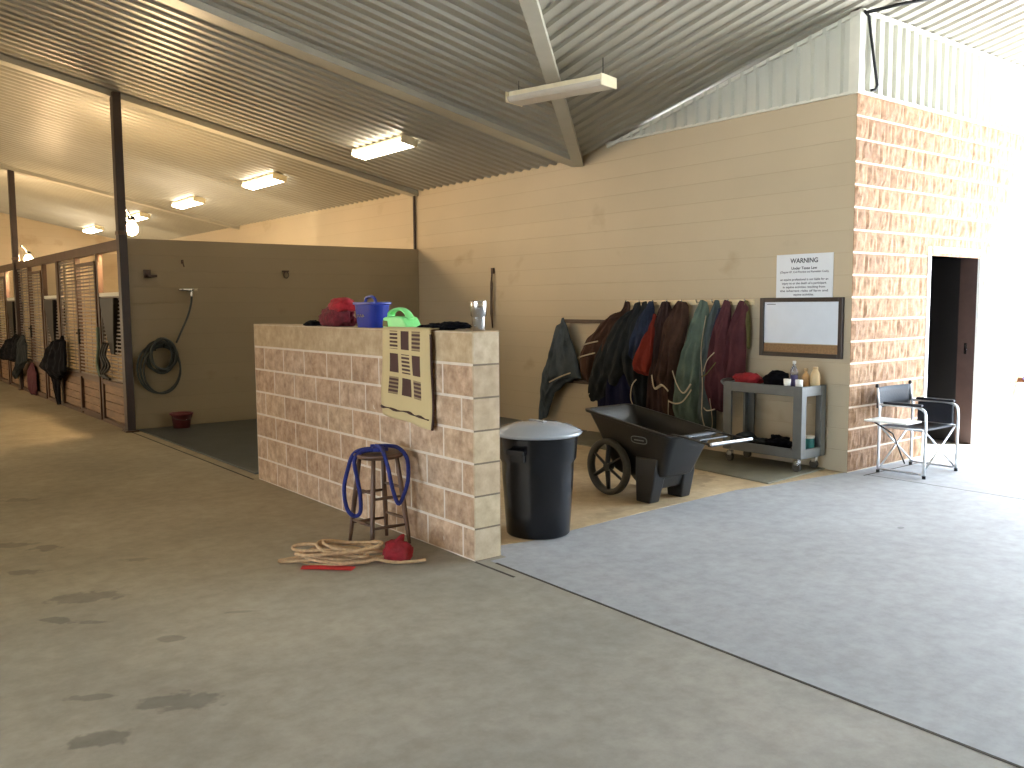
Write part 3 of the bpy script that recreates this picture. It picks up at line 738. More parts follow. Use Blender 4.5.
hang('horse_blanket', 'sage green blanket with white bound hem and strap', 'horse blanket', X_ - .09,
     [(1.58, 5.98, 6.16, .06), (1.35, 5.98, 6.22, .13), (1.05, 6.0, 6.30, .18), (.75, 6.02, 6.36, .20), (.45, 6.04, 6.40, .19), (.25, 6.08, 6.38, .12)], 'c_green', 10, G, 5,
     trims=[([(X_ - .25, 6.34, .86), (X_ - .29, 6.24, .72), (X_ - .3, 6.14, .64), (X_ - .28, 6.06, .74)], .014, 'c_bind'),
            ([(X_ - .26, 6.38, .53), (X_ - .3, 6.24, .52), (X_ - .3, 6.14, .56), (X_ - .27, 6.06, .68)], .012, 'c_bind'),
            ([(X_ - .2, 6.36, .27), (X_ - .23, 6.22, .25), (X_ - .2, 6.1, .26)], .012, 'c_bind')])
hang('horse_blanket', 'grey-teal blanket with long pale edging, right of the green one', 'horse blanket', X_ - .07,
     [(1.58, 5.86, 5.97, .05), (1.30, 5.86, 6.0, .12), (1.0, 5.88, 6.04, .15), (.70, 5.88, 6.06, .17), (.40, 5.88, 6.06, .17), (.20, 5.90, 6.04, .10)], 'c_teal', 11, G, 3,
     trims=[([(X_ - .16, 5.97, 1.45), (X_ - .22, 5.98, 1.1), (X_ - .24, 5.94, .75), (X_ - .24, 5.94, .42), (X_ - .24, 5.86, .24), (X_ - .22, 5.82, .34), (X_ - .22, 5.86, .6)], .010, 'c_bind')])
hang('horse_blanket', 'narrow bright blue blanket hanging between the teal and the maroon ones', 'horse blanket', X_ - .08,
     [(1.50, 5.82, 5.90, .05), (1.25, 5.82, 5.93, .13), (1.0, 5.84, 5.96, .17), (.85, 5.86, 5.97, .15), (.75, 5.88, 5.94, .08)], 'c_blue', 12, G, 2)
hang('horse_blanket', 'plum maroon blanket with buckled straps, last but one at the right', 'horse blanket', X_ - .09,
     [(1.58, 5.70, 5.84, .05), (1.30, 5.70, 5.90, .13), (1.0, 5.68, 5.94, .18), (.75, 5.70, 5.96, .19), (.55, 5.74, 5.92, .17), (.42, 5.78, 5.92, .08)], 'c_maroon', 13, G, 4,
     trims=[([(X_ - .25, 5.92, .88), (X_ - .29, 5.84, 1.0), (X_ - .28, 5.76, 1.08)], .010, 'c_bind'), ([(X_ - .26, 5.94, .82), (X_ - .3, 5.84, .86), (X_ - .28, 5.74, .98)], .008, 'c_olive'),
            ([(X_ - .24, 5.92, .50), (X_ - .28, 5.84, .48), (X_ - .26, 5.76, .5)], .010, 'c_bind')])
hang('horse_blanket', 'deep maroon blanket at the right end of the pine board', 'horse blanket', X_ - .06,
     [(1.58, 5.50, 5.68, .06), (1.30, 5.52, 5.72, .14), (1.0, 5.52, 5.76, .18), (.80, 5.52, 5.78, .18), (.70, 5.54, 5.76, .10)], 'c_maroon', 14, G, 4)
hang('halter', 'olive webbing halter looped on the rightmost peg', 'halter', X_ - .06,
     [(1.58, 5.52, 5.58, .04), (1.40, 5.50, 5.56, .07), (1.22, 5.50, 5.54, .05), (1.12, 5.51, 5.54, .03)], 'c_olive', 15, pleat=2)

SX = XP - .07
hang('jacket', 'black and navy jacket hanging on the second stall front', 'jacket', SX,
     [(1.12, 15.0, 15.22, .05), (1.05, 14.8, 15.6, .12), (.85, 14.72, 16.1, .18), (.62, 14.74, 16.45, .2), (.52, 15.0, 15.9, .16), (.44, 15.35, 15.75, .10), (.20, 15.45, 15.68, .07), (.02, 15.48, 15.64, .05)], 'c_dark', 21, pleat=4)
hang('blanket', 'black blanket folded on the third stall front near the far pole', 'blanket', SX,
     [(1.05, 18.6, 19.3, .08), (.95, 18.3, 19.9, .14), (.75, 18.2, 20.6, .17), (.6, 18.3, 21.0, .15), (.54, 19.4, 20.8, .08)], 'c_dark', 22, pleat=5)
hang('blanket', 'brown grey rug hanging on the stall front by the second pole', 'blanket', SX - .03,
     [(1.06, 18.0, 18.5, .06), (.9, 17.8, 18.6, .1), (.6, 17.9, 18.6, .12), (.3, 18.9, 19.25, .08), (.2, 19.0, 19.2, .04)], 'c_greyd', 23, pleat=3)
hang('feed_sack', 'dull red sack hanging low beside the brown grey rug', 'sack', SX + .02,
     [(.56, 17.6, 18.05, .04), (.4, 17.5, 18.1, .07), (.1, 17.5, 18.1, .08), (.02, 17.6, 18.0, .05)], 'c_maroon', 24, pleat=2)
# horse head-high dark saddle cloth silhouettes seen through the near grille are kept as two green halters and black leads
hl = MB()
for q in range(3): hl.tube(spline([(XP - .06, 12.5 + q * .12, 1.1), (XP - .08, 12.62 + q * .12, .95), (XP - .07, 12.45 + q * .15, .8), (XP - .08, 12.7 + q * .1, .68), (XP - .06, 12.5 + q * .14, .62)], 6), .016, 7)
tag(hl.build('lead_rope', 'black', None, smooth=True, world=True, loc=(XP, 12.6, .6)), 'black lead ropes tangled on the near stall front below the feeder', 'lead rope')
hl = MB()
hl.tube(spline([(XP - .06, 13.02, 1.3), (XP - .08, 12.94, 1.05), (XP - .07, 13.08, .8), (XP - .07, 12.96, .64)], 6), .024, 7)
tag(hl.build('lead_rope', 'c_green', None, smooth=True, world=True, loc=(XP, 13.0, .6)), 'green lead rope hanging on the first post of the near stall front', 'lead rope')

# ------------------------------------------------------------------ wash bay wall items
YW = YP
hc = thing('garden_hose', 'coiled grey-green hose on the wash bay wall, run to the tap', 'hose', (3.42, YW, .45))
M['hose'] = mat('hose_rubber', (56, 62, 60), .45, var=.15, scale=8)
def ringpts(cx, cz, rx, rz_, dy, ph=0, n=28): return [(cx + rx * math.cos(2 * PI * k / n + ph), dy, cz + rz_ * math.sin(2 * PI * k / n + ph)) for k in range(n)]
hb = MB(); rr = random.Random(3)
for q in range(9): hb.tube(ringpts(.06 + rr.uniform(-.03, .03), .50 + rr.uniform(-.03, .03), .19 - q * .008 + rr.uniform(-.02, .02), .19 + rr.uniform(-.03, .02), -.05 - (q % 5) * .028, n=26), .013, 7, close=True)
for q in range(3): hb.tube(ringpts(.03 + q * .012, .34 - q * .012, .27 - q * .02, .32 - q * .01, -.07 - q * .025, n=30), .013, 7, close=True)
hb.tube(spline([(.47, -.1, 1.34), (.47, -.09, 1.2), (.42, -.07, 1.0), (.34, -.06, .82), (.26, -.07, .66)], 6), .013, 7)
hb.build('hose_coil', 'hose', hc, smooth=True)
hk = MB().lathe([(.10, 0), (.10, .10)], (.07, -.11, .40), 4); 
hkm = MB().tube([(.06, 0, .62), (.06, -.2, .62), (.06, -.22, .66)], .012, 8).tube([(-.04, 0, .58), (-.04, -.18, .58)], .01, 8); hkm.build('hose_hook', 'black', hc)
tp = thing('wall_tap', 'chrome mixer tap on the wash bay wall above the hose', 'tap', (3.86, YW, 1.80))
MB().cyl((-.10, -.06, 0), (.07, -.06, 0), .022).cyl((-.08, 0, 0), (-.08, -.07, 0), .02).cyl((.05, 0, 0), (.05, -.07, 0), .02).cyl((.03, -.06, 0), (.03, -.10, -.04), .018).cyl((.03, -.1, -.02), (.03, -.1, -.09), .014).build('tap_body', 'chrome', tp, smooth=False, bevel=.003)
for s_, x_ in ((0, -.10), (1, .09)): MB().lathe([(.004, -.012), (.034, -.01), (.036, .006), (.004, .014)], (x_, -.10, 0), 12).build('tap_handle', 'chrome', tp)
t = thing('wall_bracket', 'small dark metal bracket on the wash bay wall near the pole', 'bracket', (3.37, YW, 2.0))
MB().box((0, -.01, 0), (.09, .02, .10)).box((.04, -.05, -.03), (.12, .09, .03)).build('plate', 'rail', t, bevel=.003)
t = thing('tie_ring', 'small dark tie ring on the wash bay wall, right of the tap', 'tie ring', (5.24, YW, 2.06))
MB().lathe([(.004, -.01), (.05, -.01), (.05, .01), (.004, .01)], (0, -.012, 0), 16).tube(ringpts(0, -.05, .035, .045, -.035, n=18), .007, 7, close=True).build('ring', 'rail', t)
t = thing('wall_hook', 'tiny dark hook high on the wash bay wall above the tap', 'hook', (3.82, YW, 2.14))
MB().tube([(0, 0, .03), (0, -.03, .02), (0, -.04, -.02), (.015, -.02, -.04)], .008, 8).box((0, -.004, .02), (.03, .008, .05)).build('hook', 'rail', t)
t = thing('bucket', 'small maroon bucket on the wash bay mat', 'bucket', (3.66, YW - .22, .016))
M['maroonp'] = mat('maroon_plastic', (104, 40, 42), .5)
MB().lathe([(.10, 0), (.125, .17), (.145, .172), (.147, .195), (.133, .196), (.118, .175), (.095, .012)], n=28).build('body', 'maroonp', t, smooth=True)
MB().tube(spline([(-.13, 0, .17), (-.1, -.08, .13), (0, -.125, .11), (.1, -.08, .13), (.13, 0, .17)], 6), .004, 6).build('handle', 'steel', t, smooth=True)
# dark strap on the nook wall
t = thing('leather_strap', 'dark leather strap hanging on the wall right of the steel tumbler', 'strap', (XW, 9.86, 1.25))
MB().box((-.02, 0, .79), (.03, .05, .08)).build('hook_plate', 'rail', t, bevel=.006)
MB().tube([(-.03, 0, .78), (-.04, 0, .66), (-.04, 0, .62), (-.045, 0, .4), (-.045, 0, .2), (-.04, 0, .14), (-.03, 0, .0)], [(.01, .008), (.012, .012), (.016, .026), (.014, .022), (.016, .026), (.012, .018), (.008, .010)], 10, flat=(1, 0, 0)).build('strap_body', 'rail', t, smooth=True)
# conduit in the corner of the siding
t = MB().tube([(7.43, YC - .06, 4.13), (7.50, YC - .06, 4.10), (7.60, YC - .06, 3.75), (7.675, YC - .06, 3.53), (7.665, YC - .045, 3.49), (7.60, YC - .03, 3.475)], .014, 8)
t.tube([(7.45, YC - .07, 4.12), (7.67, 4.20, 4.185), (8.1, 3.80, 4.27)], .016, 8)
tag(t.build('cable', 'black', None, smooth=True, world=True, loc=(7.6, YC - .05, 3.5)), 'black cable looping over the white siding at the outer corner', 'cable')
# small spigot with blue fitting on the outer wall
t = thing('hose_spigot', 'blue and brown hose fitting on the blown-out outer wall', 'spigot', (11.02, YC - .02, .66))
M['brass'] = mat('brass', (70, 46, 28), .4, metal=.6)
MB().cyl((0, .02, 0), (0, -.10, 0), .03).cyl((0, -.08, .0), (0, -.08, .07), .018).build('spigot_body', 'brass', t, bevel=.003)
M['bluep'] = mat('blue_plastic', (14, 26, 84), .5)
MB().cyl((-.03, -.1, .04), (.08, -.14, -.11), .05, .035).build('blue_nozzle', 'bluep', t, bevel=.004)

# ------------------------------------------------------------------ on the half wall
HT = 7 * BK
def lumpy(name, label, cat, c, s, m_, seed, amp=.25, flat=True, sub=0, freq=1.6):
    b_ = MB(); b_.bm.free(); b_.bm = bmesh.new(); bmesh.ops.create_icosphere(b_.bm, subdivisions=4, radius=1)
    for v in b_.bm.verts:
        n_ = noise.noise(v.co * freq + Vector((seed, 0, 0))) + .5 * noise.noise(v.co * freq * 2.6 + Vector((seed, 5, 0))) + .25 * noise.noise(v.co * freq * 6 + Vector((seed, 9, 0)))
        v.co *= 1 + amp * n_
        v.co.x *= s[0] / 2; v.co.y *= s[1] / 2; v.co.z *= s[2] / 2
        if flat: v.co.z = max(v.co.z, -s[2] * .34)
    mn = min(v.co.z for v in b_.bm.verts)
    for v in b_.bm.verts: v.co.z -= mn
    o = b_.build(name, m_, None, smooth=True, loc=c)
    return tag(o, label, cat) if label else o
M['maroonf'] = mat('maroon_fleece', (96, 18, 30), .9, var=.3, scale=20, bump=.8, bscale=50)
t = thing('cloth_bundle', 'bundle of maroon cloths with a red roll on top, on the half wall', 'cloth bundle', (3.21, 6.24, HT))
a = lumpy('maroon_cloth', None, None, (0, .03, 0), (.17, .46, .19), 'maroonf', 2, .3, freq=2.2); a.parent = t
M['redf'] = mat('red_fleece', (150, 24, 34), .9, var=.25, scale=20, bump=.6, bscale=50)
a = lumpy('red_roll', None, None, (0, -.04, .115), (.15, .36, .13), 'redf', 5, .22, freq=1.4); a.parent = t
lumpy('hoof_brush', 'small dark brush hanging over the half wall edge left of the maroon cloths', 'brush', (3.17, 6.62, HT), (.11, .22, .05), 'c_dark', 8, .35)
# blue tote
t = thing('tub', 'blue plastic tub with folded handle on the half wall', 'tub', (3.215, 5.74, HT))
M['bluetub'] = mat('blue_tub_plastic', (24, 42, 128), .35, var=.06)
def sqring(r_, z_, ax, ay, n=32, e=.45): return [(math.copysign(abs(math.cos(2 * PI * k / n)) ** e, math.cos(2 * PI * k / n)) * ax * r_, math.copysign(abs(math.sin(2 * PI * k / n)) ** e, math.sin(2 * PI * k / n)) * ay * r_, z_) for k in range(n)]
MB().ring_loft([sqring(.80, 0, .085, .17), sqring(.93, .165, .085, .17), sqring(1.04, .168, .085, .17), sqring(1.04, .185, .085, .17), sqring(.96, .186, .085, .17), sqring(.88, .16, .085, .17), sqring(.76, .01, .085, .17)]).build('body', 'bluetub', t, smooth=True, bevel=.002)
MB().tube(spline([(0, .10, .17), (0, .08, .215), (0, .0, .225), (0, -.04, .21), (0, -.06, .18)], 6), .012, 8).build('handle', 'bluetub', t, smooth=True)
lm = MB()
for q in range(3): lm.tube(spline([(-.094, .05 - q * .035, .075), (-.094, .04 - q * .035, .095), (-.094, .025 - q * .035, .08)], 4), .003, 5)
lm.build('mark', 'c_bind', t)
# green caddy
t = thing('caddy', 'lime green plastic caddy with open handle on the half wall', 'caddy', (3.2, 5.29, HT)); t.scale = (.9, .88, .88)
M['lime'] = mat('lime_plastic', (128, 214, 128), .4, var=.05)
prof = [(-.175, 0), (.165, 0), (.175, .06), (.10, .085), (.12, .125), (.145, .135), (.14, .155), (.04, .165), (-.03, .16), (-.07, .13)]
prof = [(y_, z_) for y_, z_ in prof]
cb = MB(); cb.prism([(-.07, -.195, 0), (-.07, .19, 0), (-.07, .185, .085), (-.07, .12, .095), (-.07, -.05, .10), (-.07, -.11, .09)], (.14, 0, 0))
cb.build('body', 'lime', t, bevel=.012)
MB().tube(spline([(0, .175, .08), (0, .16, .125), (0, .08, .15), (0, -.01, .15), (0, -.08, .12), (0, -.13, .075)], 6), [(.014, .035)] * 31, 10, flat=(0, 0, 1)).build('handle', 'lime', t, smooth=True)
MB().prism([(-.071, .10, .015), (-.071, .18, .015), (-.071, .175, .065), (-.071, .11, .06)], (-.004, 0, 0)).build('side_label', 'c_olive', t)
# pale cloth and black gloves
lumpy('folded_cloth', 'small pale folded cloth beside the lime caddy', 'cloth', (3.22, 5.03, HT), (.13, .17, .025), 'c_bind', 3, .2)
t = thing('gloves', 'black gloves lying flat on the half wall beside the tumbler', 'gloves', (3.21, 4.74, HT))
for q, (y_, z_) in enumerate(((.10, 0), (-.06, .012))):
    a = lumpy('glove', None, None, (0, y_, z_), (.14, .30, .05), 'c_dark', 11 + q, .4, freq=2.5); a.parent = t
    for f_ in range(3):
        fg = MB().tube(spline([(.03 - f_ * .03, .08, .015), (.03 - f_ * .035, .15, .02), (.02 - f_ * .03, .20, .010)], 4), .012, 8).build('finger', 'c_dark', a, smooth=True)
t = thing('tumbler', 'shiny stainless steel tumbler standing at the end of the half wall', 'tumbler', (3.20, 4.395, HT))
MB().lathe([(.036, 0), (.039, .004), (.041, .085), (.042, .09), (.048, .096), (.050, .18), (.049, .186), (.046, .186), (.044, .17)], n=36).build('cup', 'steel', t, smooth=True)
MB().lathe([(.002, .178), (.046, .178), (.046, .184), (.002, .185)], n=30).build('lid', 'black', t)
# towel draped over the front face
t = thing('towel', 'cream towel with brown square pattern draped over the half wall', 'towel', (XH, 5.05, HT))
def towel_mat():
    m, nt, b = new_mat('towel_pattern'); L = nt.links
    tc = nt.nodes.new('ShaderNodeTexCoord'); sp = nt.nodes.new('ShaderNodeSeparateXYZ'); L.new(tc.outputs['UV'], sp.inputs[0])
    def rng(src, a, b_):
        m1 = nt.nodes.new('ShaderNodeMath'); m1.operation = 'GREATER_THAN'; m1.inputs[1].default_value = a; L.new(src, m1.inputs[0])
        m2 = nt.nodes.new('ShaderNodeMath'); m2.operation = 'LESS_THAN'; m2.inputs[1].default_value = b_; L.new(src, m2.inputs[0])
        m3 = nt.nodes.new('ShaderNodeMath'); m3.operation = 'MULTIPLY'; L.new(m1.outputs[0], m3.inputs[0]); L.new(m2.outputs[0], m3.inputs[1]); return m3.outputs[0]
    def add(a, c, op='ADD'):
        m1 = nt.nodes.new('ShaderNodeMath'); m1.operation = op; L.new(a, m1.inputs[0]); L.new(c, m1.inputs[1]); return m1.outputs[0]
    # horizontal streaks
    wv = nt.nodes.new('ShaderNodeMath'); wv.operation = 'SINE'; mu = nt.nodes.new('ShaderNodeMath'); mu.operation = 'MULTIPLY'; mu.inputs[1].default_value = 150
    L.new(sp.outputs['Y'], mu.inputs[0]); L.new(mu.outputs[0], wv.inputs[0])
    st = nt.nodes.new('ShaderNodeMath'); st.operation = 'GREATER_THAN'; st.inputs[1].default_value = -.2; L.new(wv.outputs[0], st.inputs[0])
    tot = None; solid = [[0, 1, .5], [1, 0, 1], [.6, 1, .6]]
    us = [(.16, .33), (.40, .57), (.63, .80)]; vs = [(.27, .46), (.51, .72), (.77, .97)]
    for iv, (v0, v1) in enumerate(vs[::-1]):
        for iu, (u0, u1) in enumerate(us):
            q = add(rng(sp.outputs['X'], u0, u1), rng(sp.outputs['Y'], v0, v1), 'MULTIPLY')
            k_ = solid[iv][iu]
            if k_ < 1:
                mx = nt.nodes.new('ShaderNodeMath'); mx.operation = 'MAXIMUM'; mx.inputs[1].default_value = k_; L.new(st.outputs[0], mx.inputs[0]); q = add(q, mx.outputs[0], 'MULTIPLY')
            tot = q if tot is None else add(tot, q)
    mx = nt.nodes.new('ShaderNodeMix'); mx.data_type = 'RGBA'; mx.inputs['A'].default_value = lin((188, 166, 120)); mx.inputs['B'].default_value = lin((74, 48, 40)); L.new(tot, mx.inputs['Factor'])
    n = nt.nodes.new('ShaderNodeTexNoise'); n.inputs['Scale'].default_value = 120; bp = nt.nodes.new('ShaderNodeBump'); bp.inputs['Strength'].default_value = .5; bp.inputs['Distance'].default_value = .004
    L.new(n.outputs[0], bp.inputs['Height']); L.new(bp.outputs[0], b.inputs['Normal'])
    L.new(mx.outputs['Result'], b.inputs['Base Color']); b.inputs['Roughness'].default_value = .95
    return m
M['towel'] = towel_mat(); M['fringe'] = mat('towel_edge', (66, 42, 34), .95, bump=.8)
bm = bmesh.new(); uvl = bm.loops.layers.uv.new('UVMap'); nu, nv = 24, 40; TW, THt = .60, .60; grid = []
def towel_pt(u, v):
    """u 0..1 from far to near side, v 0 = bottom, 1 = top edge of wall"""
    y = (.31 - u * TW); z = -(1 - v) * (THt + .05 * u) + .008; x = -.030 - .014 * math.sin(u * 9 + v * 2) * (1 - v) - .01 * (1 - v) * math.sin(v * 7 + u * 3)
    if v > 1: x = -.006 + (v - 1) * .9; z = .010
    return Vector((x, y + .02 * (1 - v) * (1 if u < .5 else -.6), z))
for i in range(nu + 1): grid.append([(bm.verts.new(towel_pt(i / nu, j / nv * 1.14)), i / nu, j / nv * 1.14) for j in range(nv + 1)])
for i in range(nu):
    for j in range(nv):
        q = [grid[i][j], grid[i + 1][j], grid[i + 1][j + 1], grid[i][j + 1]]; f = bm.faces.new([a_[0] for a_ in q])
        for l, a_ in zip(f.loops, q): l[uvl].uv = (a_[1], a_[2])
me = bpy.data.meshes.new('cloth'); bm.to_mesh(me); bm.free(); me.materials.append(M['towel'])
o = bpy.data.objects.new('cloth', me); COL.objects.link(o); o.parent = t; me.polygons.foreach_set('use_smooth', [True] * len(me.polygons))
s_ = o.modifiers.new('solid', 'SOLIDIFY'); s_.thickness = .008; s_.offset = 0
MB().tube([towel_pt(1.0, v_ / 20) + Vector((-.004, -.006, 0)) for v_ in range(0, 20)], [(.008 + .003 * math.sin(k * 1.7), .008) for k in range(20)], 8).build('dark_edge', 'fringe', t, smooth=True)
MB().tube([towel_pt(u_ / 20, .10) + Vector((-.008, 0, -.004 * math.sin(u_ * 1.1))) for u_ in range(0, 20)], [(.007 + .004 * math.sin(k * 1.3), .004) for k in range(20)], 8).build('hem', 'fringe', t, smooth=True)

# ------------------------------------------------------------------ stool with the blue lead rope
ST = Vector((2.895, 5.12, 0)); t = thing('bar_stool', 'worn brown wooden stool with round seat by the half wall', 'stool', ST)
MB().lathe([(.004, .575), (.13, .575), (.160, .585), (.168, .600), (.160, .612), (.12, .607), (.004, .604)], n=40).build('seat', 'stool', t, smooth=True)
ft = [(-.165, .165), (-.125, -.10), (.125, .11), (.135, -.17)]; ft = [(-.150, .150), (-.135, -.125), (.120, .125), (.135, -.150)]
tops = [(x_ * .62, y_ * .62) for x_, y_ in ft]
def legpt(i, z_): k_ = z_ / .578; return Vector((ft[i][0] * (1 - k_) + tops[i][0] * k_, ft[i][1] * (1 - k_) + tops[i][1] * k_, z_))
for i in range(4): MB().tube([legpt(i, 0), legpt(i, .1), legpt(i, .3), legpt(i, .45), legpt(i, .58)], [.012, .015, .018, .016, .014], 12).build('leg', 'stool', t, smooth=True)
for (a, b_), zs in (((0, 1), (.15, .36)), ((1, 3), (.13, .32)), ((3, 2), (.17, .38)), ((2, 0), (.13, .33))):
    for z_ in zs:
        p, q = legpt(a, z_), legpt(b_, z_); MB().tube([p, (p + q) / 2, q], [.008, .012, .008], 8).build('rung', 'stool', t, smooth=True)
# rope in the plane that faces the aisle: e = to the right, n = outward
e_ = Vector((.786, -.618, 0)); n_ = Vector((-.618, -.786, 0))
def rp(px, py, out=0.0): # offsets (m) along e, up, outward from seat centre
    return ST + e_ * px + n_ * out + Vector((0, 0, py))
rope = MB()
pL = [rp(.02, .632, -.02), rp(-.10, .63, .0), rp(-.165, .60, .03), rp(-.20, .50, .05), rp(-.225, .38, .055), rp(-.21, .25, .06), rp(-.165, .195, .06), rp(-.12, .22, .07), rp(-.115, .33, .08), rp(-.13, .45, .09), rp(-.145, .57, .10), rp(-.10, .625, .08), rp(0, .632, .03), rp(.06, .632, .0)]
rope.tube(spline(pL, 6), .0135, 10)
pR = [rp(-.02, .655, .0), rp(.03, .64, .06), rp(.065, .60, .155), rp(.09, .52, .18), rp(.11, .42, .19), rp(.13, .34, .18), rp(.15, .30, .17), rp(.175, .34, .14), rp(.20, .42, .11), rp(.205, .50, .08), rp(.19, .585, .05), rp(.13, .635, -.02), rp(.05, .645, -.05), rp(-.06, .645, -.03)]
rope.tube(spline(pR, 6), .0135, 10)
for k in range(2): rope.tube([rp(.0 + .035 * math.cos(a_ * PI / 8), .632 + .006 * k, .02 + .035 * math.sin(a_ * PI / 8)) for a_ in range(16)], .012, 8, close=True)
tag(rope.build('lead_rope', 'bluerope', None, smooth=True, world=True, loc=ST + Vector((0, 0, .6))), 'blue lead rope knotted on the stool seat, looping down both sides', 'lead rope')

# ------------------------------------------------------------------ tan rope, red strap and red cloth on the floor
RC = Vector((2.50, 4.865, 0)); rope = MB(); rr = random.Random(5)
for q in range(9):
    l_ = rr.uniform(.15, .27); sx_ = rr.uniform(-.02, .05) - .1 * (q % 3 == 0); wd = rr.uniform(.05, .12); zc = .012 + .012 * q; sk = rr.uniform(-.05, .05)
    pts = []
    for k in range(12):
        a = 2 * PI * k / 12; pts.append(RC + e_ * (sx_ + l_ * math.cos(a)) + n_ * (-.0 + wd * math.sin(a) + sk * math.cos(a)) + Vector((0, 0, zc + .012 * math.sin(2 * a + q))))
    rope.tube(spline(pts, 4, True), .0105, 8, close=True)
rope.tube(spline([RC + e_ * -.12 + n_ * .03 + Vector((0, 0, .06)), RC + e_ * -.27 + n_ * -.0 + Vector((0, 0, .03)), RC + e_ * -.40 + n_ * .02 + Vector((0, 0, .015)), RC + e_ * -.36 + n_ * .045 + Vector((0, 0, .014)), RC + e_ * -.2 + n_ * .06 + Vector((0, 0, .03))], 6), .0105, 8)
rope.tube(spline([RC + e_ * .20 + n_ * .05 + Vector((0, 0, .03)), RC + e_ * .30 + n_ * .07 + Vector((0, 0, .015)), RC + e_ * .42 + n_ * .06 + Vector((0, 0, .014)), RC + e_ * .50 + n_ * .02 + Vector((0, 0, .014))], 6), .0105, 8)
tag(rope.build('lunge_rope', 'rope', None, smooth=True, world=True, loc=RC), 'coiled tan rope lying on the floor in front of the stool', 'rope')
sp_ = MB(); P = [RC + e_ * x_ + n_ * (.155 + .02 * math.sin(x_ * 9)) + Vector((0, 0, .006)) for x_ in (-.24, -.16, -.08, 0, .08)]
sp_.tube(spline(P, 4), [(.004, .042)] * 17, 8, flat=(0, 0, 1))
tag(sp_.build('webbing_strap', 'strap', None, world=True, loc=RC + n_ * .1), 'flat red strap showing under the near side of the tan rope', 'strap')
RB = RC + e_ * .32 + n_ * -.02
t = thing('red_cloth', 'crumpled red cloth at the right end of the tan rope', 'cloth', RB)
a = lumpy('body', None, None, (0, 0, 0), (.19, .19, .15), 'redcloth', 4, .28, freq=1.2); a.parent = t
b_ = MB(); b_.ring_loft([[(-.06, -.02, .08), (.05, -.03, .08), (.05, .03, .08), (-.06, .03, .08)], [(-.01, -.01, .14), (.06, -.01, .14), (.06, .02, .13), (-.01, .02, .13)], [(.03, -.006, .165), (.06, -.006, .165), (.06, .008, .16), (.03, .008, .16)]])
b_.build('corner', 'redcloth', t, smooth=True, sub=2)

# ------------------------------------------------------------------ refuse bin
t = thing('trash_can', 'tall glossy black plastic trash can with domed grey lid', 'trash can', (3.868, 4.635, .004))
MB().lathe([(.212, 0), (.220, .01), (.230, .15), (.246, .40), (.249, .50), (.266, .53), (.276, .68), (.290, .685), (.290, .700), (.272, .705), (.26, .69), (.20, .03)], n=64).build('body', 'can', t, smooth=True, bevel=.002)
ld = MB().lathe([(.300, .69), (.306, .70), (.306, .712), (.300, .716), (.288, .716), (.280, .724), (.24, .745), (.15, .768), (.06, .777), (.004, .779)], n=64).build('lid', 'lid', t, smooth=True)
MB().box((0, 0, .78), (.04, .16, .014)).build('lid_handle', 'lid', ld, bevel=.008)
for s_ in (0, 1):
    a_ = math.radians(200 if s_ else 20); c_ = Vector((math.cos(a_), math.sin(a_), 0)); q_ = Matrix.Rotation(a_, 3, 'Z')
    MB().box(c_ * .285 + Vector((0, 0, .60)), (.05, .14, .035), q_).box(c_ * .272 + Vector((0, 0, .56)), (.02, .12, .06), q_).build('handle', 'can', t, bevel=.008)

# ------------------------------------------------------------------ two-wheel yard cart
CT = Vector((5.33, 5.0, .004)); t = thing('yard_cart', 'black plastic two-wheeled yard cart parked in the nook', 'cart', CT, 0)
# local: x across, y along (front lip +y, handle -y)
def rr_ring(x0, x1, y0, y1, zf, r_=.05, n=6):
    """rounded rectangle ring; zf(y) gives height"""
    pts = []
    for cx, cy, a0 in ((x1 - r_, y1 - r_, 0), (x0 + r_, y1 - r_, 90), (x0 + r_, y0 + r_, 180), (x1 - r_, y0 + r_, 270)):
        for k in range(n + 1):
            a = math.radians(a0 + 90 * k / n); x_, y_ = cx + r_ * math.cos(a), cy + r_ * math.sin(a); pts.append((x_, y_, zf(y_)))
    return pts
rim = lambda y_: .565 + (.70 - .565) * max(0, (y_ + .54)) / .99
shell = [rr_ring(-.16, .16, -.28, .16, lambda y_: .185, .06), rr_ring(-.19, .19, -.36, .20, lambda y_: .22, .06), rr_ring(-.235, .235, -.46, .33, lambda y_: .24 + (rim(y_) - .24) * .6, .06),
         rr_ring(-.26, .26, -.52, .43, lambda y_: rim(y_) - .025, .06), rr_ring(-.285, .285, -.545, .455, lambda y_: rim(y_) - .02, .06), rr_ring(-.287, .287, -.547, .457, lambda y_: rim(y_), .06),
         rr_ring(-.262, .262, -.52, .43, lambda y_: rim(y_) + .002, .06), rr_ring(-.24, .24, -.49, .38, lambda y_: rim(y_) - .06, .06), rr_ring(-.18, .18, -.35, .19, lambda y_: .265, .06), rr_ring(-.15, .15, -.27, .15, lambda y_: .23, .06)]
MB().ring_loft(shell).build('tray', 'barrow', t, smooth=True, bevel=.003)
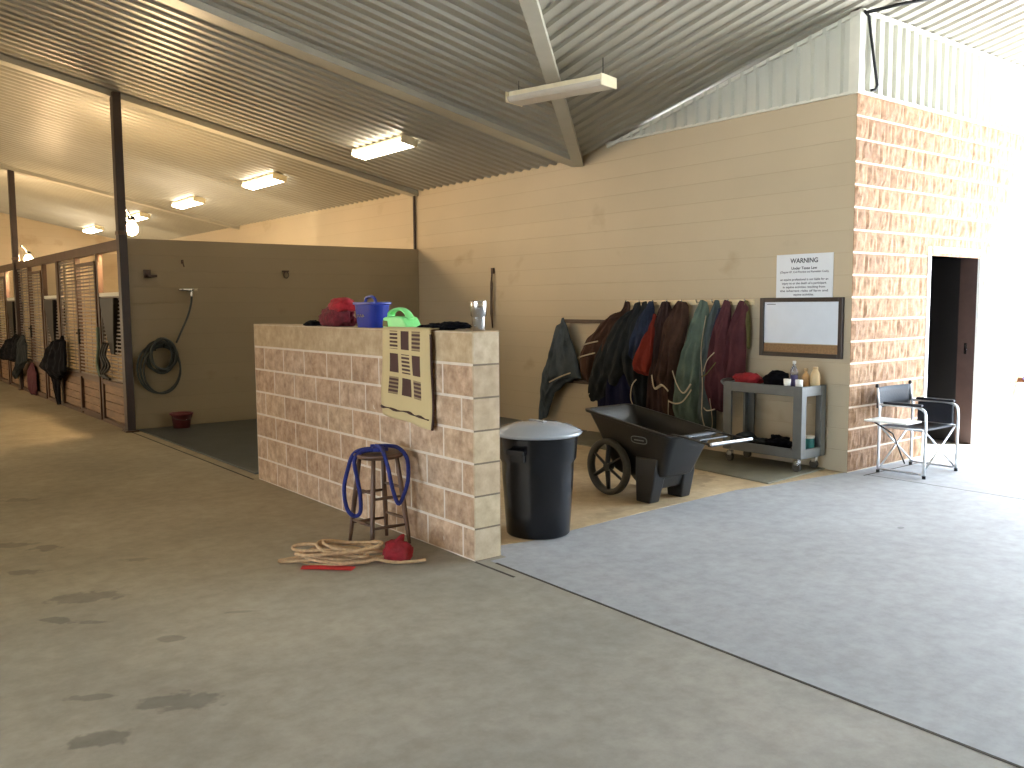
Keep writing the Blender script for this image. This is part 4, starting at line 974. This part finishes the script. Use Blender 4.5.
for s_ in (-1, 1):
    l_ = MB(); l_.ring_loft([[(s_ * .185 + a, -.20 + b_, 0) for a, b_ in ((-.055, -.075), (.055, -.075), (.055, .075), (-.055, .075))], [(s_ * .175 + a, -.215 + b_, .22) for a, b_ in ((-.065, -.11), (.065, -.11), (.065, .10), (-.065, .10))], [(s_ * .175 + a, -.22 + b_, .36) for a, b_ in ((-.05, -.12), (.05, -.12), (.05, .12), (-.05, .12))]])
    l_.build('leg', 'barrow', t, bevel=.012)
    wx = s_ * .235 - .0; cy, cz, R_ = .19, .235, .235
    w_ = MB(); w_.bm.free(); w_.bm = bmesh.new()
    ring_prof = [(R_ - .048, -.024), (R_ - .010, -.032), (R_, -.016), (R_, .016), (R_ - .010, .032), (R_ - .048, .024)]
    rings = []
    for k in range(48):
        a = 2 * PI * k / 48; rings.append([(wx + dx, cy + rr_ * math.cos(a), cz + rr_ * math.sin(a)) for rr_, dx in ring_prof])
    w_.ring_loft(rings, close=True); wh = w_.build('wheel', 'tyre', t, smooth=True)
    sp_ = MB()
    for k in range(6):
        a = PI / 6 + k * PI / 3
        sp_.tube([(wx + s_ * .012, cy + .03 * math.cos(a), cz + .03 * math.sin(a)), (wx, cy + (R_ - .03) * math.cos(a), cz + (R_ - .03) * math.sin(a))], [(.014, .022), (.011, .017)], 8)
    sp_.cyl((wx - .03, cy, cz), (wx + .03, cy, cz), .035)
    sp_.build('spokes', 'barrow', wh)
MB().cyl((-.24, .19, .235), (.24, .19, .235), .012).build('axle', 'barrow', t)
MB().box((0, .12, .25), (.30, .16, .10)).build('axle_block', 'barrow', t, bevel=.02)
MB().ring_loft([[(-.13, -.27, .10), (.13, -.27, .10), (.13, -.10, .10), (-.13, -.10, .10)], [(-.17, -.33, .26), (.17, -.33, .26), (.17, .0, .26), (-.17, .0, .26)]]).build('lower_body', 'barrow', t, bevel=.015)
hd = MB()
hz = .56
hd.tube(spline([(-.20, -.46, hz + .01), (-.205, -.60, hz + .005), (-.21, -.74, hz - .01), (-.215, -.84, hz - .02)], 4), [(.008, .022)] * 13, 8, flat=(0, 0, 1))
hd.tube(spline([(.20, -.46, hz + .01), (.205, -.60, hz + .005), (.21, -.74, hz - .01), (.215, -.84, hz - .02)], 4), [(.008, .022)] * 13, 8, flat=(0, 0, 1))
hd.box((0, -.68, hz - .012), (.34, .05, .014)).box((0, -.55, hz - .006), (.34, .04, .014)).box((0, -.855, hz - .024), (.47, .035, .022))
hh = hd.build('handle', 'barrow', t, bevel=.006)
MB().cyl((-.24, -.875, hz - .012), (.24, -.875, hz - .018), .0115, n=14).build('grip', 'alu', hh, smooth=False)
# oval maker's badge on the near side, pale outline
bd = MB(); q0 = Vector((-.262, .0, .0))
def side_pt(y_, z_):  # near side wall of the tray leans outwards
    k_ = (z_ - .24) / (rim(y_) - .24); return Vector((-.19 - .07 * min(1, k_ / .97) - .016, y_, z_))
ov = [side_pt(-.17 + .085 * math.copysign(abs(math.cos(a)) ** .6, math.cos(a)), .50 + .028 * math.copysign(abs(math.sin(a)) ** .6, math.sin(a))) for a in [2 * PI * k / 28 for k in range(28)]]
bd.tube(ov, .0035, 6, close=True)
bd.tube([side_pt(-.22, .498), side_pt(-.12, .498)], .005, 6)
M['badge'] = mat('badge_grey', (128, 132, 130), .5)
bd.build('badge', 'badge', t)

# ------------------------------------------------------------------ grey utility cart
UC = Vector((7.20, 5.09, .018)); t = thing('utility_cart', 'grey plastic two-shelf utility cart on casters below the whiteboard', 'utility cart', UC)
lx, ly = .19, .44
def trayb(z0, z1, name, fl=0):
    m_ = MB(); th = .02
    m_.box((0, 0, z0 + .012 + fl), (lx * 2 - .01, ly * 2 - .01, .024))
    for s_ in (-1, 1): m_.box((s_ * (lx - th / 2), 0, (z0 + z1) / 2), (th, ly * 2, z1 - z0)); m_.box((0, s_ * (ly - th / 2), (z0 + z1) / 2), (lx * 2, th, z1 - z0))
    return m_.build(name, 'cart', t, bevel=.006)
trayb(.70, .795, 'top_tray', .048); trayb(.125, .215, 'bottom_tray', .03)
for sx_ in (-1, 1):
    for sy_ in (-1, 1):
        ex, ey = lx + .004, ly + .004; m_ = MB(); m_.prism([(sx_ * ex, sy_ * ey, 0), (sx_ * (lx - .07), sy_ * ey, 0), (sx_ * (lx - .07), sy_ * (ly - .0225), 0), (sx_ * (lx - .0225), sy_ * (ly - .0225), 0), (sx_ * (lx - .0225), sy_ * (ly - .09), 0), (sx_ * ex, sy_ * (ly - .09), 0)], (0, 0, .66))
        o = m_.build('post', 'cart', t, bevel=.003); o.location = (0, 0, .13)
        cs = MB(); cx_, cy_ = sx_ * (lx - .05), sy_ * (ly - .06)
        cs.cyl((cx_, cy_, .125), (cx_, cy_, .10), .02).box((cx_, cy_ + .01, .085), (.05, .045, .05)); c2 = cs.build('caster', 'chrome', t, bevel=.003)
        MB().cyl((cx_ - .016, cy_ + .015, .043), (cx_ + .016, cy_ + .015, .043), .043, n=24).build('caster_wheel', 'tyre', c2, bevel=.006)
MB().tube(spline([(-.15, ly, .74), (-.15, ly + .06, .79), (0, ly + .08, .80), (.15, ly + .06, .79), (.15, ly, .74)], 5), .012, 8).build('handle', 'cart', t, smooth=True)
TZ = UC.z + .772
lumpy('red_rag', 'folded red rag on the top shelf of the utility cart', 'rag', (7.15, 5.34, TZ), (.22, .32, .13), 'redcloth', 21, .25)
lumpy('black_cap', 'black cloth cap on the cart top between the rag and the bottles', 'cap', (7.15, 5.02, TZ), (.22, .26, .17), 'c_dark', 22, .2)
M['clear'] = mat('clear_plastic', (214, 214, 220), .12, trans=.7, var=.02); M['purple'] = mat('purple_liquid', (78, 72, 120), .3, var=.05)
M['amber'] = mat('amber_plastic', (176, 134, 86), .3, var=.1); M['tanj'] = mat('tan_jug', (196, 170, 128), .45, var=.06); M['teal'] = mat('teal_label', (56, 138, 140), .4)
t = thing('spray_bottle', 'tall clear bottle with purple contents on the utility cart', 'bottle', (7.22, 4.88, TZ))
MB().lathe([(.034, 0), (.036, .008), (.036, .11)], n=24).build('contents', 'purple', t, smooth=True)
MB().lathe([(.0365, .11), (.036, .15), (.022, .185), (.014, .195), (.014, .215)], n=24).build('bottle_body', 'clear', t, smooth=True)
MB().lathe([(.016, .215), (.017, .24), (.012, .242)], n=18).build('cap', 'white', t)
t = thing('ointment_bottle', 'squat amber bottle on the utility cart beside the clear bottle', 'bottle', (7.26, 4.78, TZ))
MB().lathe([(.034, 0), (.037, .01), (.037, .10), (.02, .13), (.014, .135), (.014, .15)], n=24).build('bottle_body', 'amber', t, smooth=True)
MB().lathe([(.018, .15), (.018, .175), (.004, .177)], n=18).build('cap', 'tanj', t)
t = thing('supplement_jug', 'tan rounded jug at the right end of the utility cart top', 'jug', (7.29, 4.70, TZ))
MB().lathe([(.04, 0), (.045, .01), (.047, .09), (.04, .13), (.024, .16), (.02, .17)], n=24).build('jug_body', 'tanj', t, smooth=True)
MB().lathe([(.024, .168), (.024, .19), (.004, .192)], n=18).build('cap', 'tanj', t)
M['redmark'] = mat('label_print', (150, 150, 158), .5)
for nm, lb, p_, s_ in (('paper_cup', 'small white cup at the front edge of the cart top, left of the other', (7.07, 4.85, TZ), 1.0), ('ointment_jar', 'small white jar at the near front corner of the cart top', (7.08, 4.73, TZ), 1.0)):
    t = thing(nm, lb, 'cup' if nm == 'paper_cup' else 'jar', p_)
    MB().lathe([(.027, 0), (.034, .075), (.031, .076), (.025, .006)] if nm == 'paper_cup' else [(.033, 0), (.034, .055), (.03, .06), (.03, .064)], n=22).build('body', 'white', t, smooth=True)
    MB().lathe([(.0345, .076), (.0345, .083), (.004, .085)] if nm == 'paper_cup' else [(.035, .060), (.035, .082), (.004, .084)], n=22).build('lid', 'white', t)
BZ = UC.z + .179
t = thing('salve_tub', 'teal-labelled white tub on the lower shelf of the utility cart', 'tub', (7.30, 4.76, BZ))
MB().lathe([(.05, 0), (.052, .02), (.052, .10), (.05, .11)], n=26).build('label_band', 'teal', t, smooth=True)
MB().lathe([(.055, .11), (.055, .13), (.004, .132)], n=26).build('lid', 'white', t)
lumpy('grooming_mitt', 'dark crumpled mitt on the lower cart shelf', 'mitt', (7.18, 5.0, BZ), (.2, .24, .13), 'c_dark', 31, .4)
lumpy('work_gloves', 'dark work gloves left of the mitt on the lower cart shelf', 'gloves', (7.14, 5.2, BZ), (.2, .22, .09), 'c_greyd', 32, .4)
lumpy('grey_rag', 'light grey rag at the left end of the lower cart shelf', 'rag', (7.18, 5.4, BZ), (.22, .2, .12), 'c_grey', 33, .35)

# ------------------------------------------------------------------ whiteboard and warning sign
t = thing('whiteboard', 'blank whiteboard with cork strip in a dark brown frame', 'whiteboard', (XW, 4.966, 1.34))
by, bz = .453, .285
M['frame'] = mat('dark_walnut', (32, 21, 19), .35, var=.2, scale=4, stretch=(1, 6, 1)); M['wb'] = mat('white_enamel', (206, 214, 224), .18, var=.02); M['cork'] = mat('cork', (142, 112, 78), .9, var=.15, scale=60, bump=.4)
f_ = MB()
for s_ in (-1, 1): f_.box((-.02, s_ * (by - .022), 0), (.035, .044, bz * 2)); f_.box((-.02, 0, s_ * (bz - .02)), (.035, by * 2 - .09, .04))
f_.build('frame', 'frame', t, bevel=.004)
MB().box((-.012, 0, .045), (.012, by * 2 - .08, bz * 2 - .17)).build('writing_surface', 'wb', t)
MB().box((-.012, 0, -.204), (.014, by * 2 - .08, .082)).build('cork_strip', 'cork', t)
MB().box((-.0183, .33, .222), (.0006, .10, .006)).build('print', 'c_greyd', t)
t = thing('warning_sign', 'white printed WARNING notice on the wall above the whiteboard', 'sign', (XW, 4.945, 1.83))
M['sign'] = mat('sign_white', (214, 218, 222), .4, var=.01)
MB().box((-.004, 0, 0), (.006, .615, .42)).build('sign_panel', 'sign', t, bevel=.001)
M['ink'] = mat('ink', (60, 62, 72), .6, var=.02)
def text(s, size, y, z, parent, m_, name='lettering', bold=0, w=None, font_scale=1):
    cu = bpy.data.curves.new(name, 'FONT'); cu.body = s; cu.size = size; cu.align_x = 'CENTER'; cu.align_y = 'CENTER'; cu.extrude = .0004; cu.offset = bold
    o = bpy.data.objects.new(name, cu); COL.objects.link(o)
    bpy.context.view_layer.update()
    dg = bpy.context.evaluated_depsgraph_get(); me = bpy.data.meshes.new_from_object(o.evaluated_get(dg)); bpy.data.objects.remove(o)
    if w:
        xs = [v.co.x for v in me.vertices]; k_ = w / (max(xs) - min(xs))
        for v in me.vertices: v.co.x *= k_
    me.materials.clear(); me.materials.append(M[m_])
    o = bpy.data.objects.new(name, me); COL.objects.link(o); o.parent = parent
    # face -X, reading direction towards -Y
    o.matrix_local = Matrix(((0, 0, -1, -.0078), (-1, 0, 0, y), (0, 1, 0, z), (0, 0, 0, 1)))
    return o
text('WARNING', .062, .0, .145, t, 'ink', 'title', .0015, .30)
text('Under Texas Law', .036, .0, .075, t, 'ink', 'text_line', .0008, .28)
text('(Chapter 87, Civil Practice and Remedies Code),', .028, .0, .04, t, 'ink', 'text_line', .0003, .53)
for i, (s, w_) in enumerate((('an equine professional is not liable for an', .52), ('injury to or the death of a participant', .48), ('in equine activities resulting from', .46), ('the inherent risks of equine activities.', .52), ('equine activities.', .22))):
    if i == 3: s = 'the inherent risks of farm and'
    text(s, .030, .0, -.032 - i * .036, t, 'ink', 'text_line', .0004, w_)

# ------------------------------------------------------------------ folding director's chair
CH = Vector((7.99, 4.07, 0)); t = thing('camp_chair', "folding director's chair with navy canvas and side table by the outer wall", 'chair', CH)
for s_, nm in ((-1, 0), (1, 1)):
    x_ = s_ * .30
    fr_ = MB().tube(spline([(x_, .21, .012), (x_, .21, .3), (x_, .21, .60), (x_, .19, .635), (x_, .05, .64), (x_, -.12, .64), (x_, -.20, .615), (x_, -.225, .55), (x_, -.225, .3), (x_, -.225, .012)], 4), .0125, 10)
    fr_.tube([(x_, .21, .05), (x_, .18, .035), (x_, -.19, .035), (x_, -.225, .05)], .009, 8)
    f1 = fr_.build('side_frame', 'alu', t, smooth=True)
    bp_ = MB().tube([(x_, .215, .62), (x_, .24, .80)], .011, 8).build('back_post', 'alu', t, smooth=True)
    MB().lathe([(.014, 0), (.016, .01), (.014, .03), (.004, .034)], (x_, .241, .79), 12).build('knob', 'black', bp_, smooth=True)
    MB().box((x_, -.01, .655), (.045, .36, .025)).build('armrest', 'navy', t, bevel=.01)
    for y_ in (.21, -.225): MB().cyl((x_, y_, 0), (x_, y_, .03), .016, n=12).build('foot_cap', 'black', t)
MB().grid(lambda u, v: Vector((-.30 + .6 * u, .235 - .0 + .03 * math.sin(PI * u), .60 + .19 * v)), 12, 4).build('backrest', 'navy', t, smooth=True, solid=.012)
MB().grid(lambda u, v: Vector((-.28 + .56 * u, -.20 + .42 * v, .43 - .03 * math.sin(PI * u) * math.sin(PI * v))), 12, 8).build('seat', 'navy', t, smooth=True, solid=.014)
for y_ in (.20, -.21):
    MB().tube([(-.29, y_, .43), (.29, y_, .05)], .009, 8).build('cross_brace', 'alu', t, smooth=True)
    MB().tube([(.29, y_, .43), (-.29, y_, .05)], .009, 8).build('cross_brace', 'alu', t, smooth=True)
for s_ in (-1, 1): MB().tube([(s_ * .285, -.22, .43), (s_ * .285, .22, .43)], .010, 8).build('seat_rail', 'alu', t, smooth=True)
# side table and the pouch
MB().box((-.45, .0, .515), (.27, .40, .016)).build('side_table', 'white', t, bevel=.006)
MB().tube([(-.55, .12, .505), (-.44, .0, .40), (-.31, -.05, .12)], .007, 8).build('table_brace', 'black', t, smooth=True)
MB().tube([(-.33, -.10, .51), (-.33, .15, .51)], .008, 8).build('table_hinge', 'alu', t)
MB().box((.325, .0, .53), (.022, .34, .22)).build('side_pouch', 'navy', t, bevel=.01)
MB().box((.338, -.04, .52), (.006, .07, .08)).build('pouch_patch', 'redcloth', t)

# ================================================================== LIGHTING
wd = bpy.data.worlds.new('sky'); SC.world = wd; wd.use_nodes = True
bg = wd.node_tree.nodes['Background']; bg.inputs[0].default_value = (.69, .84, 1.0, 1); bg.inputs[1].default_value = 17
sd = bpy.data.lights.new('sun', 'SUN'); sd.energy = 95; sd.angle = math.radians(12); sd.color = (1, .985, .97)
so = bpy.data.objects.new('sun', sd); COL.objects.link(so)
dv = Vector((-.50, .42, -1.0)).normalized(); so.rotation_euler = dv.to_track_quat('-Z', 'Y').to_euler(); so.location = (20, -5, 12)
for (x_, y_) in ((-3.0, 14.5), (-3.0, 21.5), (5.6, 15.6), (5.4, 23.0)):  # unseen warm fill lights, added to brighten the far roof and stalls
    ld_ = bpy.data.lights.new('warm_fill', 'POINT'); ld_.energy = 430; ld_.color = (1, .82, .58); ld_.shadow_soft_size = .7
    lo = bpy.data.objects.new('warm_fill', ld_); COL.objects.link(lo); lo.location = (x_, y_, 1.3)
for y_ in (6.4, 10.08, 13.92, 17.6):      # unseen fill lights added to brighten the aisle floor, mirroring the visible lamps
    ld_ = bpy.data.lights.new('aisle_fill', 'AREA'); ld_.shape = 'RECTANGLE'; ld_.size = .23; ld_.size_y = 1.26; ld_.energy = 110; ld_.color = (1, .88, .70)
    lo = bpy.data.objects.new('aisle_fill', ld_); COL.objects.link(lo); lo.location = (-5.0, y_, 3.6)
SC.view_settings.view_transform = 'Standard'; SC.view_settings.look = 'None'; SC.view_settings.gamma = 1; SC.view_settings.use_curve_mapping = False
SC.view_settings.exposure = 0.0
SC.cycles.max_bounces = 10; SC.cycles.diffuse_bounces = 6; SC.cycles.sample_clamp_indirect = 20
SC.cycles.use_denoising = True
